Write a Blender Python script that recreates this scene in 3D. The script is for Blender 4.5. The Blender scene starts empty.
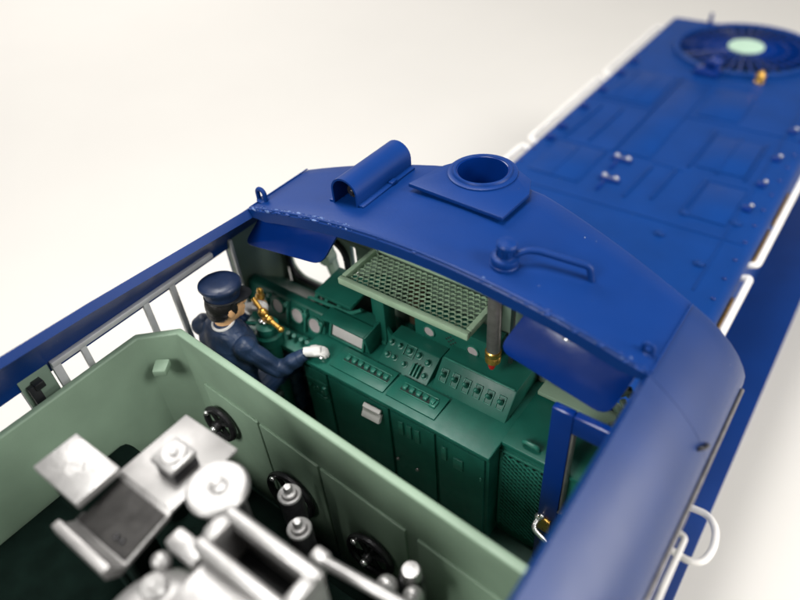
import bpy, bmesh, math, random
from mathutils import Vector, Matrix, Euler

random.seed(7)
S = bpy.context.scene
COL = S.collection
V = Vector

# ------------------------------------------------------------------ camera
cam_d = bpy.data.cameras.new('camera')
cam = bpy.data.objects.new('camera', cam_d)
COL.objects.link(cam)
cam_d.sensor_width = 36.0
cam_d.sensor_fit = 'HORIZONTAL'
cam_d.lens = 660.44 / 800 * 36
cam_d.clip_start = 0.05
cam_d.clip_end = 500
CAMPOS = V((1.505, -1.937, 5.72))
R = ((0.804, 0.353, -0.479), (0.592, -0.561, 0.579), (-0.065, -0.749, -0.660))
cr = V((R[0][0], R[1][0], R[2][0])).normalized()
cf = V((R[0][2], R[1][2], R[2][2])).normalized()
cu = cr.cross(cf).normalized()
cr = cf.cross(cu).normalized()
M = Matrix((cr, cu, -cf)).transposed().to_4x4()
M.translation = CAMPOS
cam.matrix_world = M
cam_d.dof.use_dof = True
cam_d.dof.focus_distance = 3.50
cam_d.dof.aperture_fstop = 0.0297 / 0.076
cam_d.dof.aperture_blades = 7
S.camera = cam

# ------------------------------------------------------------------ light
W = bpy.data.worlds.new('World')
S.world = W
W.use_nodes = True
bg = W.node_tree.nodes['Background']
_n, _l = W.node_tree.nodes, W.node_tree.links
_tc = _n.new('ShaderNodeTexCoord')
_sp = _n.new('ShaderNodeSeparateXYZ')
_rp = _n.new('ShaderNodeValToRGB')
_l.new(_tc.outputs['Generated'], _sp.inputs[0])
_l.new(_sp.outputs['Z'], _rp.inputs[0])
_e = _rp.color_ramp.elements
_e[0].position, _e[0].color = 0.0, (0.95, 0.92, 0.87, 1)
_e[1].position, _e[1].color = 0.90, (0.05, 0.05, 0.055, 1)
for _p, _c in ((0.28, 0.72), (0.5, 0.30), (0.7, 0.12)):
    _x = _e.new(_p)
    _x.color = (_c, _c * .97, _c * .94, 1)
_l.new(_rp.outputs[0], bg.inputs[0])
bg.inputs[1].default_value = 0.74


def area(name, loc, target, size, power, color=(1, 1, 1)):
    d = bpy.data.lights.new(name, 'AREA')
    d.shape = 'DISK'
    d.size = size
    d.energy = power
    d.color = color
    o = bpy.data.objects.new(name, d)
    COL.objects.link(o)
    o.location = loc
    o.rotation_euler = (V(target) - V(loc)).to_track_quat('-Z', 'Y').to_euler()
    return o


area('window_softbox', (10.0, 3.3, 5.4), (1.0, -0.4, 3.2), 5.0, 650, (1, 0.955, 0.91))
area('top_softbox', (-1.4, 0.4, 12.3), (-0.2, -0.2, 2.8), 3.5, 800, (1, 0.98, 0.95))
area('rear_softbox', (-0.9, -7.4, 9.2), (0.0, -0.4, 2.9), 3.5, 720, (1, 0.98, 0.95))
area('paper_softbox', (-22.0, 9.0, 22.0), (-12, 16, 0), 14.0, 6200, (1, 0.97, 0.94))
area('right_paper_fill', (14.0, 2.0, 16.0), (5, 3, 0), 7.0, 2200, (1, 0.98, 0.955))  # added lamp that brightens the paper on the right

S.view_settings.view_transform = 'Standard'
S.view_settings.look = 'None'
S.view_settings.gamma = 1
S.view_settings.exposure = 0.0
S.cycles.max_bounces = 8
S.cycles.use_denoising = True


# ------------------------------------------------------------------ materials
def new_mat(name):
    m = bpy.data.materials.new(name)
    m.use_nodes = True
    nt = m.node_tree
    return m, nt, nt.nodes['Principled BSDF']


def mat(name, col, rough=0.45, metal=0.0, var=0.12, nscale=9.0, bump=0.0, bscale=120.0,
        dust=0.0, coat=0.0, spec=0.5, rvar=0.05, dustcol=(0.55, 0.56, 0.55)):
    """paint / plastic / metal with slow tone drift, optional orange peel and dust flecks"""
    m, nt, b = new_mat(name)
    N, L = nt.nodes, nt.links
    tc = N.new('ShaderNodeTexCoord')
    no = N.new('ShaderNodeTexNoise')
    no.inputs['Scale'].default_value = nscale
    no.inputs['Detail'].default_value = 5
    L.new(tc.outputs['Object'], no.inputs['Vector'])
    mr = N.new('ShaderNodeMapRange')
    mr.inputs[1].default_value = 0.3
    mr.inputs[2].default_value = 0.7
    mr.inputs[3].default_value = 1 - var
    mr.inputs[4].default_value = 1 + var
    L.new(no.outputs[0], mr.inputs[0])
    mx = N.new('ShaderNodeVectorMath')
    mx.operation = 'SCALE'
    mx.inputs[0].default_value = col
    L.new(mr.outputs[0], mx.inputs['Scale'])
    out = mx.outputs[0]
    if dust > 0:
        vo = N.new('ShaderNodeTexVoronoi')
        vo.inputs['Scale'].default_value = 34
        L.new(tc.outputs['Object'], vo.inputs['Vector'])
        lt = N.new('ShaderNodeMath')
        lt.operation = 'LESS_THAN'
        L.new(vo.outputs['Distance'], lt.inputs[0])
        wn = N.new('ShaderNodeTexWhiteNoise')
        L.new(vo.outputs['Position'], wn.inputs['Vector'])
        mr2 = N.new('ShaderNodeMapRange')
        mr2.inputs[1].default_value = 1 - dust
        mr2.inputs[2].default_value = 1.0
        mr2.inputs[3].default_value = 0.0
        mr2.inputs[4].default_value = 0.085
        L.new(wn.outputs['Value'], mr2.inputs[0])
        L.new(mr2.outputs[0], lt.inputs[1])
        mc = N.new('ShaderNodeMix')
        mc.data_type = 'RGBA'
        L.new(lt.outputs[0], mc.inputs['Factor'])
        L.new(out, mc.inputs['A'])
        mc.inputs['B'].default_value = (*dustcol, 1)
        out = mc.outputs['Result']
    L.new(out, b.inputs['Base Color'])
    b.inputs['Metallic'].default_value = metal
    b.inputs['Coat Weight'].default_value = coat
    b.inputs['Coat Roughness'].default_value = 0.15
    b.inputs['Specular IOR Level'].default_value = spec
    rr = N.new('ShaderNodeMapRange')
    rr.inputs[1].default_value = 0.3
    rr.inputs[2].default_value = 0.7
    rr.inputs[3].default_value = max(0.02, rough - rvar)
    rr.inputs[4].default_value = rough + rvar
    n2 = N.new('ShaderNodeTexNoise')
    n2.inputs['Scale'].default_value = nscale * 3
    n2.inputs['Detail'].default_value = 6
    L.new(tc.outputs['Object'], n2.inputs['Vector'])
    L.new(n2.outputs[0], rr.inputs[0])
    L.new(rr.outputs[0], b.inputs['Roughness'])
    if bump > 0:
        nb = N.new('ShaderNodeTexNoise')
        nb.inputs['Scale'].default_value = bscale
        nb.inputs['Detail'].default_value = 3
        L.new(tc.outputs['Object'], nb.inputs['Vector'])
        bp = N.new('ShaderNodeBump')
        bp.inputs['Strength'].default_value = bump
        bp.inputs['Distance'].default_value = 0.01
        L.new(nb.outputs[0], bp.inputs['Height'])
        L.new(bp.outputs[0], b.inputs['Normal'])
    return m


BLUE = mat('blue_paint', (0.0010, 0.025, 0.140), 0.42, var=0.08, nscale=3, bump=0.05, bscale=60, dust=0.035, rvar=0.015, spec=0.22)
BLUES = mat('blue_paint_sheen', (0.0010, 0.022, 0.115), 0.40, var=0.08, nscale=3, bump=0.05, bscale=60, dust=0.03, rvar=0.015, spec=0.46)  # same blue paint; the right shoulder's sheen is put into its gloss and tone
BLUEH = mat('blue_hood_paint', (0.002, 0.034, 0.170), 0.48, var=0.08, nscale=3, bump=0.05, bscale=60, dust=0.03, rvar=0.02, spec=0.15)
BLUED = mat('blue_gloss_paint', (0.001, 0.021, 0.15), 0.2, var=0.06, nscale=5, bump=0.03, bscale=60, spec=0.32)
CHIP = mat('worn_blue_paint', (0.05, 0.10, 0.25), 0.5, var=0.5, nscale=40, bump=0.4, bscale=90)
GREEN = mat('light_green_paint', (0.205, 0.295, 0.212), 0.5, var=0.07, nscale=4, bump=0.06, bscale=90)
GREENW = mat('grey_green_paint', (0.155, 0.22, 0.17), 0.5, var=0.08, nscale=4, bump=0.06, bscale=90)
DGREEN = mat('dark_green_paint', (0.008, 0.094, 0.067), 0.42, var=0.14, nscale=7, bump=0.05, bscale=90, spec=0.36, dust=0.02, dustcol=(0.12, 0.2, 0.16))
DGREEN2 = mat('dark_green_edge_paint', (0.018, 0.14, 0.10), 0.42, var=0.2, nscale=14, bump=0.12, bscale=90)
BLACKG = mat('blackish_green_paint', (0.006, 0.016, 0.013), 0.5, var=0.2)
SILVER = mat('silver_paint', (0.34, 0.335, 0.33), 0.36, metal=0.65, var=0.06, nscale=6, bump=0.15, bscale=60)
TRAY = mat('bare_sheet_metal', (0.27, 0.265, 0.26), 0.40, metal=0.6, var=0.06, nscale=6)
GREY = mat('grey_window_metal', (0.50, 0.51, 0.52), 0.42, metal=0.3, var=0.1, nscale=12)
PIPE = mat('dull_steel', (0.20, 0.19, 0.185), 0.4, metal=0.7, var=0.2, nscale=20, bump=0.1, bscale=60)
BLACK = mat('black_rubber', (0.008, 0.009, 0.011), 0.45, var=0.2)
IRON = mat('dark_iron', (0.03, 0.03, 0.032), 0.32, metal=0.6, var=0.3, nscale=20, bump=0.2, bscale=80)
BRASS = mat('brass', (0.62, 0.36, 0.08), 0.30, metal=0.9, var=0.2, nscale=20, bump=0.1, bscale=60)
CHROME = mat('bright_metal', (0.75, 0.75, 0.74), 0.2, metal=0.9, var=0.05)
STEEL = mat('dull_steel_stud', (0.42, 0.43, 0.46), 0.3, metal=0.8, var=0.1)
WHITE = mat('white_plastic', (0.80, 0.78, 0.74), 0.4, var=0.04)
GLOVE = mat('white_glove', (0.62, 0.61, 0.59), 0.7, var=0.06, nscale=30, bump=0.15, bscale=90)
DIAL = mat('dial_face', (0.40, 0.36, 0.36), 0.35, var=0.05, nscale=20)
PAPER = mat('pale_paper', (0.52, 0.50, 0.485), 0.45, var=0.05, nscale=20)
RED = mat('red_paint', (0.42, 0.012, 0.012), 0.3, var=0.1)
NAVY = mat('navy_cloth_paint', (0.011, 0.028, 0.070), 0.48, var=0.25, nscale=12, bump=0.25, bscale=45)
NAVYC = mat('navy_cap_paint', (0.007, 0.017, 0.050), 0.42, var=0.15, nscale=10, bump=0.08, bscale=60)
SKIN = mat('skin_paint', (0.62, 0.36, 0.17), 0.5, var=0.08, nscale=12)
HAIR = mat('black_hair', (0.006, 0.005, 0.005), 0.4, var=0.2, bump=0.3, bscale=80)
MINT = mat('mint_paint', (0.42, 0.60, 0.47), 0.5, var=0.06)
FLOORG = mat('cab_floor_paint', (0.012, 0.05, 0.035), 0.6, var=0.2)
SHADE = mat('shade_black', (0.003, 0.0075, 0.0058), 0.8, var=0.3, spec=0.03)  # near black that paints the shade deep in the bay
GROUND = mat('white_paper_sweep', (0.755, 0.738, 0.70), 0.75, var=0.012, nscale=0.4, spec=0.2)

# ------------------------------------------------------------------ mesh helpers
ORG = {}


class MB:
    def __init__(s):
        s.bm = bmesh.new()
        s.mi = 0

    def _fin(s, faces):
        for f in faces:
            f.material_index = s.mi

    def box(s, c, size, rot=None, bev=0.004, seg=2):
        Mx = Matrix.Translation(V(c)) @ (Euler(rot).to_matrix().to_4x4() if rot else Matrix()) @ Matrix.Diagonal((*size, 1))
        cs = [(i, j, k) for i in (-.5, .5) for j in (-.5, .5) for k in (-.5, .5)]
        b8 = bmesh.new() if bev else s.bm
        vs = [b8.verts.new(Mx @ V(c_)) for c_ in cs]
        fs = [b8.faces.new([vs[i] for i in q]) for q in ((0, 1, 3, 2), (4, 6, 7, 5), (0, 4, 5, 1), (2, 3, 7, 6), (0, 2, 6, 4), (1, 5, 7, 3))]
        if bev:
            bmesh.ops.bevel(b8, geom=b8.edges[:], offset=min(bev, min(size) * 0.45), segments=seg, affect='EDGES', profile=0.5)
            mp = {v: s.bm.verts.new(v.co) for v in b8.verts}
            fs = [s.bm.faces.new([mp[v] for v in f.verts]) for f in b8.faces]
            b8.free()
        s._fin(fs)
        return s

    def prism(s, poly, vec, bev=0.0, seg=2):
        vec = V(vec)
        a = [s.bm.verts.new(V(p)) for p in poly]
        b = [s.bm.verts.new(V(p) + vec) for p in poly]
        n = len(poly)
        fs = [s.bm.faces.new(a), s.bm.faces.new(b[::-1])]
        for i in range(n):
            j = (i + 1) % n
            fs.append(s.bm.faces.new((a[j], a[i], b[i], b[j])))
        s._fin(fs)
        bmesh.ops.recalc_face_normals(s.bm, faces=fs)
        if bev:
            es = list(set(e for v in a + b for e in v.link_edges))
            bmesh.ops.bevel(s.bm, geom=es, offset=bev, segments=seg, affect='EDGES', profile=0.5)
        return s

    def tube(s, path, r, seg=12, cap=True):
        P = [V(p) for p in path]
        n = len(P)
        rr = r if isinstance(r, (list, tuple)) else [r] * n
        rings = []
        up = None
        for i in range(n):
            t = (P[min(i + 1, n - 1)] - P[max(i - 1, 0)]).normalized()
            if up is None:
                up = t.orthogonal().normalized()
            up = (up - t * up.dot(t))
            up = up.normalized() if up.length > 1e-6 else t.orthogonal().normalized()
            sd = t.cross(up)
            rings.append([s.bm.verts.new(P[i] + (up * math.cos(a) + sd * math.sin(a)) * rr[i])
                          for a in [2 * math.pi * k / seg for k in range(seg)]])
        fs = []
        for i in range(n - 1):
            for k in range(seg):
                l = (k + 1) % seg
                fs.append(s.bm.faces.new((rings[i][k], rings[i][l], rings[i + 1][l], rings[i + 1][k])))
        if cap:
            fs.append(s.bm.faces.new(rings[0][::-1]))
            fs.append(s.bm.faces.new(rings[-1]))
        s._fin(fs)
        return s

    def lathe(s, prof, o, axis=(0, 0, 1), seg=32, sx=1.0, cap=True):
        """prof: list of (radius, height)"""
        q = V((0, 0, 1)).rotation_difference(V(axis).normalized())
        o = V(o)
        rings = []
        for r, h in prof:
            if r < 1e-6:
                rings.append([s.bm.verts.new(o + q @ V((0, 0, h)))])
            else:
                rings.append([s.bm.verts.new(o + q @ V((r * sx * math.cos(2 * math.pi * k / seg), r * math.sin(2 * math.pi * k / seg), h))) for k in range(seg)])
        fs = []
        for a, b in zip(rings, rings[1:]):
            for k in range(seg):
                l = (k + 1) % seg
                if len(a) == 1 and len(b) == 1:
                    continue
                if len(a) == 1:
                    fs.append(s.bm.faces.new((a[0], b[l], b[k])))
                elif len(b) == 1:
                    fs.append(s.bm.faces.new((a[k], a[l], b[0])))
                else:
                    fs.append(s.bm.faces.new((a[k], a[l], b[l], b[k])))
        if cap and len(rings[0]) > 1:
            fs.append(s.bm.faces.new(rings[0][::-1]))
        if cap and len(rings[-1]) > 1:
            fs.append(s.bm.faces.new(rings[-1]))
        s._fin(fs)
        return s

    def cyl(s, o, r, h, axis=(0, 0, 1), seg=24, bev=0.004):
        bev = min(bev, r * .4, abs(h) * .4)
        return s.lathe([(r - bev, 0), (r, bev), (r, h - bev), (r - bev, h)], o, axis, seg)

    def torus(s, c, R_, r, axis=(0, 0, 1), seg=32, ms=10):
        q = V((0, 0, 1)).rotation_difference(V(axis).normalized())
        c = V(c)
        rings = []
        for i in range(seg):
            a = 2 * math.pi * i / seg
            rings.append([s.bm.verts.new(c + q @ V(((R_ + r * math.cos(b)) * math.cos(a), (R_ + r * math.cos(b)) * math.sin(a), r * math.sin(b))))
                          for b in [2 * math.pi * k / ms for k in range(ms)]])
        fs = []
        for i in range(seg):
            j = (i + 1) % seg
            for k in range(ms):
                l = (k + 1) % ms
                fs.append(s.bm.faces.new((rings[i][k], rings[j][k], rings[j][l], rings[i][l])))
        s._fin(fs)
        return s

    def ball(s, c, r, rot=None, u=20, v=12):
        r = (r, r, r) if not isinstance(r, (tuple, list)) else r
        Mx = Matrix.Translation(V(c)) @ (Euler(rot).to_matrix().to_4x4() if rot else Matrix()) @ Matrix.Diagonal((*r, 1))
        rings = []
        for j in range(v + 1):
            t = math.pi * j / v
            if j in (0, v):
                rings.append([s.bm.verts.new(Mx @ V((0, 0, math.cos(t))))])
            else:
                rings.append([s.bm.verts.new(Mx @ V((math.sin(t) * math.cos(2 * math.pi * k / u), math.sin(t) * math.sin(2 * math.pi * k / u), math.cos(t)))) for k in range(u)])
        fs = []
        for a, b in zip(rings, rings[1:]):
            for k in range(u):
                l = (k + 1) % u
                if len(a) == 1:
                    fs.append(s.bm.faces.new((a[0], b[k], b[l])))
                elif len(b) == 1:
                    fs.append(s.bm.faces.new((a[k], b[0], a[l])))
                else:
                    fs.append(s.bm.faces.new((a[k], b[k], b[l], a[l])))
        s._fin(fs)
        return s

    def build(s, name, mats, parent=None, origin=None, angle=35):
        me = bpy.data.meshes.new(name)
        bmesh.ops.recalc_face_normals(s.bm, faces=s.bm.faces[:])
        co = [v.co for v in s.bm.verts]
        if origin is None:
            lo = [min(c[i] for c in co) for i in range(3)]
            hi = [max(c[i] for c in co) for i in range(3)]
            origin = V(((lo[0] + hi[0]) / 2, (lo[1] + hi[1]) / 2, lo[2]))
        origin = V(origin)
        bmesh.ops.translate(s.bm, vec=-origin, verts=s.bm.verts[:])
        s.bm.to_mesh(me)
        s.bm.free()
        for m in (mats if isinstance(mats, (list, tuple)) else [mats]):
            me.materials.append(m)
        me.polygons.foreach_set('use_smooth', [True] * len(me.polygons))
        me.set_sharp_from_angle(angle=math.radians(angle))
        o = bpy.data.objects.new(name, me)
        COL.objects.link(o)
        ORG[o.name] = origin
        if parent:
            o.parent = parent
            o.location = origin - ORG[parent.name]
        else:
            o.location = origin
        return o


def thing(name, loc, label, cat, group=None):
    o = bpy.data.objects.new(name, None)
    COL.objects.link(o)
    o.location = loc
    o.empty_display_size = 0.1
    ORG[o.name] = V(loc)
    o['label'] = label
    o['category'] = cat
    if group:
        o['group'] = group
    return o


def fillet(path, r, n=6):
    P = [V(p) for p in path]
    out = [P[0]]
    for i in range(1, len(P) - 1):
        a = (P[i - 1] - P[i])
        b = (P[i + 1] - P[i])
        d = min(r, a.length * .49, b.length * .49)
        p0 = P[i] + a.normalized() * d
        p1 = P[i] + b.normalized() * d
        for k in range(n + 1):
            t = k / n
            out.append(p0 * (1 - t) ** 2 + P[i] * 2 * t * (1 - t) + p1 * t * t)
    out.append(P[-1])
    return out


def clip(p, q, x0, x1, y0, y1):
    t0, t1 = 0.0, 1.0
    dx, dy = q[0] - p[0], q[1] - p[1]
    for pp, qq in ((-dx, p[0] - x0), (dx, x1 - p[0]), (-dy, p[1] - y0), (dy, y1 - p[1])):
        if abs(pp) < 1e-9:
            if qq < 0:
                return None
        else:
            r = qq / pp
            if pp < 0:
                t0 = max(t0, r)
            else:
                t1 = min(t1, r)
    if t1 - t0 < 1e-3:
        return None
    return (p[0] + dx * t0, p[1] + dy * t0), (p[0] + dx * t1, p[1] + dy * t1)


def roof_z(x):
    ax = abs(x)
    if ax <= 1.15:
        return 3.70 + 0.16 * (1 - (ax / 1.15) ** 2)
    return None


SHO = [(1.15, 3.70), (1.18, 3.68), (1.23, 3.645), (1.29, 3.595), (1.35, 3.53), (1.395, 3.47), (1.43, 3.41), (1.45, 3.36), (1.455, 3.31)]
SHI = [(1.122, 3.655), (1.165, 3.636), (1.21, 3.605), (1.265, 3.56), (1.32, 3.505), (1.36, 3.46), (1.395, 3.41), (1.415, 3.375), (1.42, 3.33)]

# ------------------------------------------------------------------ setting
g = MB()
N = 24
xs = [-60, -30, -15, 0, 15, 30, 60]
prof = [(-40, 0), (-10, 0), (0, 0), (10, 0), (22, 0), (28, 0.4), (34, 2), (38, 5), (40, 9), (40.5, 16)]
rows = [[g.bm.verts.new((x, y, z)) for x in xs] for y, z in prof]
for a, b in zip(rows, rows[1:]):
    for k in range(len(xs) - 1):
        g.bm.faces.new((a[k], a[k + 1], b[k + 1], b[k]))
gr = g.build('ground', GROUND, origin=(0, 0, 0))
gr['kind'] = 'structure'
gr['label'] = 'seamless white paper under and behind the model'

# ------------------------------------------------------------------ locomotive
LOCO = thing('model_locomotive', (0, 2, 0), 'blue model diesel locomotive with its cab roof opened and a long hood', 'model locomotive')

# --- cab roof: front strip with both shoulders
m = MB()
xsr = [-p[0] for p in SHO[::-1]] + [-1.15 + 2.3 * i / 24 for i in range(1, 24)] + [p[0] for p in SHO]
zt = [p[1] for p in SHO[::-1]] + [roof_z(-1.15 + 2.3 * i / 24) for i in range(1, 24)] + [p[1] for p in SHO]
xin = [-p[0] for p in SHI[::-1]] + [-1.12 + 2.24 * i / 24 for i in range(1, 24)] + [p[0] for p in SHI]
zin = [p[1] for p in SHI[::-1]] + [roof_z(-1.15 + 2.3 * i / 24) - 0.07 for i in range(1, 24)] + [p[1] for p in SHI]


def yfar(x):
    ax = abs(x)
    if ax <= 1.15:
        return 0.52 + 0.26 * min(1.0, (1.15 - ax) / 0.85) - (0.012 * (ax / .3) ** 2 if ax < .3 else 0.012 * (1.15 - ax) / .85)
    return 0.52 + 0.05 * (ax - 1.15) / 0.32


fr = [0, 0.012, 0.03, 0.2, 0.5, 0.8, 0.97, 1.0]
dz = [-0.012, -0.002, 0, 0, 0, 0, -0.004, -0.014]
T = [[m.bm.verts.new((x, yfar(x) * f, z + (d if abs(x) < 1.14 or f > .5 else 0))) for x, z in zip(xsr, zt)] for f, d in zip(fr, dz)]
B = [[m.bm.verts.new((x, yfar(x2) * f, z)) for x, z, x2 in zip(xin, zin, xsr)] for f in (0, 1)]
for a, b in zip(T, T[1:]):
    for k in range(len(xsr) - 1):
        m.bm.faces.new((a[k], a[k + 1], b[k + 1], b[k]))
for k in range(len(xsr) - 1):
    m.bm.faces.new((B[0][k], B[1][k], B[1][k + 1], B[0][k + 1]))
    m.bm.faces.new((T[0][k + 1], T[0][k], B[0][k], B[0][k + 1]))
    m.bm.faces.new((T[-1][k], T[-1][k + 1], B[1][k + 1], B[1][k]))
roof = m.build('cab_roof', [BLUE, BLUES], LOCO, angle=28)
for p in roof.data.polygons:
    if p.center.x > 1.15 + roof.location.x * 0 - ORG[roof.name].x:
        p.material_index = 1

# rough glue seam along the sawn roof edge
m = MB()
rnd = random.Random(3)
for i in range(230):
    x = -1.14 + 2.28 * i / 229 + rnd.uniform(-.006, .006)
    wt = 0.8 if (x < -0.35 or x > 0.6) else 0.3
    if rnd.random() > wt:
        continue
    r = rnd.uniform(.005, .011) * (1.2 if abs(x) > .6 else .8)
    m.mi = 1 if rnd.random() < 0.16 else 0
    c = V((x, rnd.uniform(.003, .03), roof_z(max(-1.14, min(1.14, x))) - .004))
    m.ball(c, (r * rnd.uniform(1, 2.2), r, r * .55), rot=(rnd.uniform(-.5, .5), rnd.uniform(-.4, .4), rnd.uniform(-.6, .6)), u=8, v=6)
for i in range(150):
    x = -1.14 + .74 * (i / 149) ** 1.1
    r = rnd.uniform(.004, .0085) * (1.2 - .6 * i / 149)
    m.mi = 1 if rnd.random() < 0.55 else 0
    m.ball((x, rnd.uniform(.006, .026) + .012 * (i / 149), roof_z(x) - .001), (r * rnd.uniform(1, 2.4), r, r * .6), rot=(0, .1, rnd.uniform(-.7, .7)), u=8, v=6)
m.mi = 0
m.tube([(x, .012, roof_z(x) + .001) for x in [-1.14 + 2.28 * i / 40 for i in range(41)]], .007, 8)
m.build('glue_seam', [BLUE, CHIP], roof)
for sx in (1, -1):
    m = MB()
    m.tube([(sx * 1.152, .015, 3.702), (sx * 1.152, .26, 3.703), (sx * 1.152, .50, 3.703)], .0045, 8)
    m.build('roof_seam', BLUE, roof)

# --- long shoulders beside the open top
for sx in (1, -1):
    m = MB()
    ys = [-0.002, -.4, -1.0, -1.8, -3.1]
    splay = .09 if sx < 0 else 0.0          # the sawn left rim leans outwards towards the rear

    def sx_(x, y):
        return sx * (x + splay * -y * max(0.0, 1 - (x - 1.12) / .30) * (1 if y > -1.5 else 1.5 / -y))
    o_ = [[m.bm.verts.new((sx_(x, y), y, z)) for x, z in SHO] for y in ys]
    i_ = [[m.bm.verts.new((sx_(x, y), y, z)) for x, z in SHI] for y in ys]
    n = len(SHO)
    for L_ in (o_, i_):
        for a, b in zip(L_, L_[1:]):
            for k in range(n - 1):
                m.bm.faces.new((a[k], a[k + 1], b[k + 1], b[k]))
    for a, b, c, d in zip(o_, o_[1:], i_, i_[1:]):
        m.bm.faces.new((a[0], b[0], d[0], c[0]))
        m.bm.faces.new((a[-1], b[-1], d[-1], c[-1]))
    for oo, ii in ((o_[0], i_[0]), (o_[-1], i_[-1])):
        for k in range(n - 1):
            m.bm.faces.new((oo[k], oo[k + 1], ii[k + 1], ii[k]))
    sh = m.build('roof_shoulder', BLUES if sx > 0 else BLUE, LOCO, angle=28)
    m = MB()
    m.tube([(sx * 1.462, y, 3.325) for y in (.50, 0, -1, -3.1)], .009, 8)
    m.build('rain_gutter', PIPE, sh)


# --- side walls with window openings
def side_wall(sx):
    X0, X1 = (-1.438, -1.408) if sx < 0 else (1.408, 1.438)
    xc, w = (X0 + X1) / 2, X1 - X0
    m = MB()
    zt_ = 3.40 if sx < 0 else 3.335
    zb = 2.66
    m.box((xc, -1.36, (zb + 1.36) / 2), (w, 3.48, zb - 1.36), bev=0)      # below the windows
    for y0, y1 in ((-3.1, -2.3), (-1.405, -1.245), (-0.02, 0.399)):
        m.box((xc, (y0 + y1) / 2, (zb + zt_) / 2), (w, y1 - y0, zt_ - zb), bev=0)
    m.box((xc, -1.36, zt_ + .012), (w, 3.48, .024), bev=0)
    wl = m.build('cab_wall', [GREENW], LOCO)
    # outer skin of the wall in blue
    m = MB()
    xo = xc + sx * (w / 2 + .008)
    m.box((xo, -1.36, (zb + 1.36) / 2), (.012, 3.48, zb - 1.36), bev=0)
    for y0, y1 in ((-3.1, -2.3), (-1.405, -1.245), (-0.02, 0.399)):
        m.box((xo, (y0 + y1) / 2, (zb + 3.35) / 2), (.012, y1 - y0, 3.33 - zb), bev=0)
    m.build('outer_panel', BLUE, wl)
    # sliding window frame, bare grey metal
    m = MB()
    xf = xc - sx * .035
    m.box((xf, -.70, 3.392), (.03, 1.07, .034), bev=.005)
    m.box((xf, -.70, 2.675), (.03, 1.07, .03), bev=.005)
    for y, ww in ((-1.215, .045), (-1.06, .034), (-.66, .036), (-.475, .036)):
        m.box((xf, y, 3.03), (.026, ww, .70), bev=.004)
    m.build('window_frame', GREY, wl)
    m = MB()
    m.box((xc - sx * .03, -.012, 3.03), (.02, .02, .74), bev=.003)
    m.build('window_trim', GREY, wl)
    m = MB()
    m.box((xc - sx * .032, -1.36, 3.0), (.03, .05, .70), bev=.004)
    m.box((xc - sx * .036, -1.33, 3.34), (.05, .05, .04), bev=.004)
    m.build('window_gasket', BLACK, wl)
    return wl


WL = side_wall(-1)
WR = side_wall(1)

# back wall of the cab shell and floor
MB().box((0, -3.115, 2.4), (2.94, .03, 2.1), bev=0).build('rear_wall', GREENW, LOCO)
MB().box((0, -1.36, 2.03), (2.86, 3.46, .05), bev=0).build('cab_floor', FLOORG, LOCO)

# --- front wall with two rounded windows
FY = 0.40


def rrect(x0, x1, z0, z1, r, n=6):
    pts = []
    for cx, cz, a0 in ((x1 - r, z1 - r, 0), (x0 + r, z1 - r, 90), (x0 + r, z0 + r, 180), (x1 - r, z0 + r, 270)):
        for k in range(n + 1):
            a = math.radians(a0 + 90 * k / n)
            pts.append((cx + r * math.cos(a), cz + r * math.sin(a)))
    return pts


WINS = [(-1.37, -.82, 2.86, 3.33, .12), (-.79, -.745, 3.0, 3.33, .015), (.60, 1.37, 2.97, 3.33, .10)]


def wall_with_holes(name, x0, x1, z0, ztop, holes, y, th, material, parent):
    m = MB()
    cuts = sorted(set([x0, x1] + [h[0] for h in holes] + [h[1] for h in holes]))
    for a, b in zip(cuts, cuts[1:]):
        hole = next((h for h in holes if abs(h[0] - a) < 1e-6), None)

        def colm(za, zb_):
            if zb_ - za > .001:
                m.box(((a + b) / 2, y, (za + zb_) / 2), (b - a, th, zb_ - za), bev=0)
        if hole:
            colm(z0, hole[2])
            colm(hole[3], ztop)
            h = hole
            # rounded corners as filled fillets
            r = h[4]
            for cx, cz, sx_, sz_ in ((h[0], h[2], 1, 1), (h[1], h[2], -1, 1), (h[0], h[3], 1, -1), (h[1], h[3], -1, -1)):
                poly = [(cx, y - th / 2, cz)]
                for k in range(7):
                    t = math.radians(90 * k / 6)
                    poly.append((cx + sx_ * r * (1 - math.sin(t)), y - th / 2, cz + sz_ * r * (1 - math.cos(t))))
                m.prism(poly, (0, th, 0))
        else:
            colm(z0, ztop)
    return m.build(name, material, parent)


FW = wall_with_holes('front_wall', -1.405, 1.405, 2.05, 3.36, WINS, FY + .015, .03, GREENW, LOCO)
for x0, x1, z0, z1, r in (WINS[0], WINS[2]):
    m = MB()
    pts = rrect(x0, x1, z0, z1, r)
    pts = [(px, FY - .012, pz) for px, pz in pts]
    m.tube(pts + [pts[0], pts[1]], .021, 8)
    m.build('window_gasket', BLACK, FW)
m = MB()
hp_ = [(-1.40, 3.355), (-1.33, 3.48), (-1.2, 3.585), (-1.12, 3.63), (-.6, 3.73), (0, 3.775), (.6, 3.73), (1.12, 3.63), (1.2, 3.585), (1.33, 3.48), (1.40, 3.355)]
m.prism([(x, FY, z) for x, z in hp_], (0, .03, 0))
m.build('header_panel', GREENW, FW)
# wiper motor + arm behind the left window
m = MB()
m.tube([(-1.15, FY + .05, 3.46), (-1.06, FY + .05, 3.2), (-.98, FY + .05, 2.9)], [.035, .05, .035], 10)
m.cyl((-1.05, FY + .0, 3.12), .06, .08, (0, 1, 0))
m.build('wiper_motor', GREENW, FW)
m = MB()
m.tube([(-.93, FY - .02, 2.78), (-.90, FY - .02, 2.86), (-.885, FY - .02, 2.98)], .04, 10)
m.build('wiper_mount', GREENW, FW)
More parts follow.
